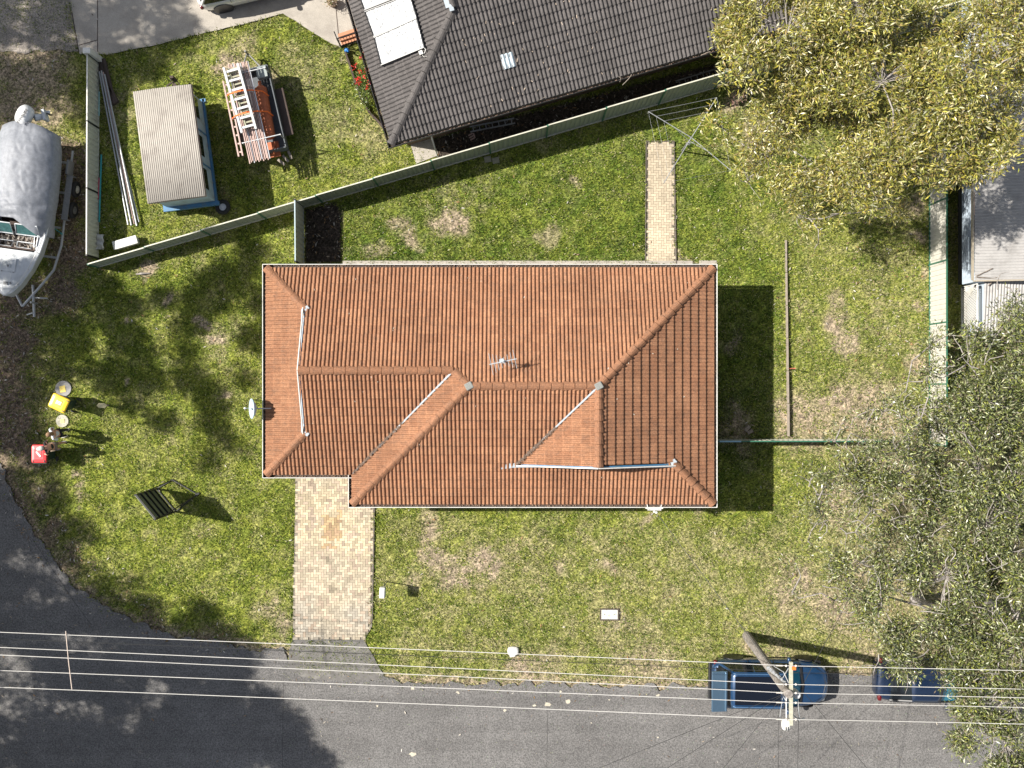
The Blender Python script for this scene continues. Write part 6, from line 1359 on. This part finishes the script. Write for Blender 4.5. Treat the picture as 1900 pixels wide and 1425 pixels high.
C_ = [(1478, 1045, 16, .35, 4.5), (1540, 1055, 38, .45, 5), (1600, 1045, 45, .5), (1582, 1090, 26, .6, 5), (1680, 1060, 55, .85), (1760, 1075, 65, 1), (1640, 1125, 45, .7), (1710, 1160, 65, .9), (1660, 1200, 40, .95), (1752, 1212, 34, .95), (1682, 1235, 24, .95), (1650, 1222, 20, .9), (1800, 1150, 50, 1), (1470, 1100, 14, .4, 4.5), (1550, 1115, 18, .4, 4.6), (1600, 1140, 20, .5)]
D_ = [(1820, 880, 60, 1), (1885, 890, 60, 1), (1835, 970, 60, .95), (1895, 990, 60, 1), (1850, 1075, 65, 1), (1905, 1100, 60, 1), (1830, 1170, 60, 1), (1890, 1200, 60, 1), (1810, 1270, 60, 1), (1885, 1300, 60, 1), (1800, 1350, 38, .9), (1870, 1385, 55, .95), (1792, 1318, 24, .8), (1780, 1395, 22, .45), (1900, 1430, 50, .9), (1840, 1320, 50, .9), (1790, 1230, 40, 1)]
tree('banksia_tree', 'grey-green tree below the corrugated iron roof on the right edge', P(1800, 740), Lb(A_, 4.8, 6.6, 3), M['barkp'], GG, .150, .036, 24, 21, 'trees at the right side of the photo', n_leaf=42, sp=.15, twigs=1.8)
tree('banksia_tree', 'thin grey-green tree with bare pale branches over the low fence end', P(1715, 950), Lb(B_, 4.8, 6.4, 4), M['barkp'], GG, .150, .036, 20, 22, 'trees at the right side of the photo', n_leaf=42, sp=.15, twigs=2.2)
tree('banksia_tree', 'grey-green tree over the navy hatchback on the verge', P(1700, 1110), Lb(C_, 4.8, 6.4, 5), M['barkp'], GG, .150, .036, 24, 23, 'trees at the right side of the photo', n_leaf=42, sp=.15, twigs=2.4)
tree('banksia_tree', 'dense grey-green tree in the lower right corner of the photo', P(1830, 1120), Lb(D_, 5.0, 7.0, 6), M['barkp'], GG, .150, .036, 26, 24, 'trees at the right side of the photo', n_leaf=42, sp=.15, twigs=1.6)

# tall trees standing just outside the left edge: they throw the dappled shade over the road and lawn
def shade_lobes(targets, z0, z1, seed):
    r_ = random.Random(seed); out = []
    for gx_, gy_, rp, dn in targets:
        x, y = P(gx_, gy_); z = r_.uniform(z0, z1); X_, Y_ = x - .984 * z, y + .177 * z
        rr_ = rp / 46
        if 950 + (X_ + rr_ + .5) * F / (CAMH - z - rr_) > -12 and abs(Y_) < 13.5 * (CAMH - z) / CAMH * 1.2:
            zz = z
            while 950 + (X_ + rr_ + .5) * F / (CAMH - zz - rr_) > -12 and zz < 17: zz += .25; X_, Y_ = x - .984 * zz, y + .177 * zz
            z = zz
        out.append((X_, Y_, z, rr_, dn))
    return out
S_road = G([(-160, 840), (20, 858), (90, 955), (165, 1010), (215, 1060), (290, 1105), (400, 1145), (468, 1190), (485, 1250), (455, 1290), (530, 1335), (560, 1385), (625, 1470), (-160, 1470)])
tg_ = []; r_ = random.Random(5)
for gx_ in range(-150, 620, 52):
    for gy_ in range(850, 1480, 52):
        px_, py_ = gx_ + r_.uniform(-16, 16), gy_ + r_.uniform(-16, 16); x, y = P(px_, py_)
        if float(sdpoly(np.array(x), np.array(y), S_road)) < -.28:
            hole = min(math.hypot(px_ - a_, (py_ - b_) * 1.6) for a_, b_ in ((160, 1325), (330, 1240), (100, 1320), (200, 1190), (20, 1190), (250, 1378), (40, 1350), (10, 1410), (60, 1240), (70, 1030), (120, 1065), (10, 1120), (110, 1120), (230, 1110), (460, 1400), (300, 1320), (20, 1270)))
            tg_.append((px_, py_, 41, 1.15 if hole > 50 else .15))
S_up = []
for gx_ in range(-100, 330, 52):
    for gy_ in range(-60, 250, 52):
        px_, py_ = gx_ + r_.uniform(-18, 18), gy_ + r_.uniform(-18, 18)
        if px_ < 330 - max(0, py_ - 60) * 1.2: S_up.append((px_, py_, 34, 1.0 if float(fbm(np.array(px_ / 46.), np.array(py_ / 46.), .9, 2, 3)) > .44 else .12))
S_up += [(285, 240, 22, .9), (310, 290, 26, .8), (300, 335, 30, .8), (345, 345, 26, .8), (60, 290, 40, .45), (20, 330, 45, .5), (60, 380, 40, .4), (20, 440, 40, .6), (80, 460, 40, .35)]
S_l = [(185, 555, 40, .8), (225, 590, 40, .9), (250, 640, 42, .8), (350, 590, 30, .9), (400, 535, 40, .9), (430, 500, 34, .9), (460, 470, 30, .7), (370, 560, 34, .8), (300, 540, 24, .6), (205, 690, 38, .9), (265, 690, 34, .8), (330, 700, 28, .8), (395, 745, 26, .8), (370, 720, 24, .7), (472, 630, 24, 1), (480, 560, 26, .7), (300, 790, 22, .7), (385, 800, 28, .8), (382, 850, 16, 1), (240, 760, 22, .6), (340, 650, 22, .6), (120, 600, 45, .7), (140, 660, 40, .8), (60, 560, 45, .9), (10, 540, 45, .9), (60, 640, 45, .8), (10, 640, 50, .9), (60, 720, 35, .6), (10, 740, 40, .9), (20, 800, 45, .9), (60, 790, 25, .6), (110, 540, 35, .7), (30, 480, 45, .5), (75, 860, 30, .9), (110, 920, 24, .9), (95, 700, 25, .5), (450, 700, 20, .5), (425, 830, 16, .6)]
TG = [(.10, .13, .03), (.16, .18, .05), (.07, .09, .03)]
def split_(t_, f): return [q_ for q_ in t_ if f(q_)]
S_l = [(a_, b_, c_ * .85, min(1.3, d_ * 1.45)) for a_, b_, c_, d_ in S_l]
offs = [('tall gum tree standing outside the lower left corner beyond the road', (-29, -13), shade_lobes(split_(tg_, lambda q_: q_[0] + (q_[1] - 1150) * .0 < 200), 10.0, 12.5, 1)), ('tall gum tree leaning over the road outside the left edge', (-25, -17.5), shade_lobes(split_(tg_, lambda q_: q_[0] >= 200), 10.5, 12.5, 2)),
        ('tall gum tree outside the upper left corner behind the boat', (-27.5, 16), shade_lobes(S_up, 10.0, 12.5, 3)), ('tall gum tree outside the left edge beside the two people', (-27.5, 2), shade_lobes(S_l, 10.5, 13, 4))]
for i, (lb_, bs_, lo_) in enumerate(offs): tree('gum_tree', lb_, bs_, lo_, M['barkp'], TG, .22, .07, 30, 40 + i, 'tall trees left of the photo', n_leaf=28, sp=.17, rt=.34, fork=.55)

for o in bpy.data.objects:
    if o.type == 'MESH':
        pass
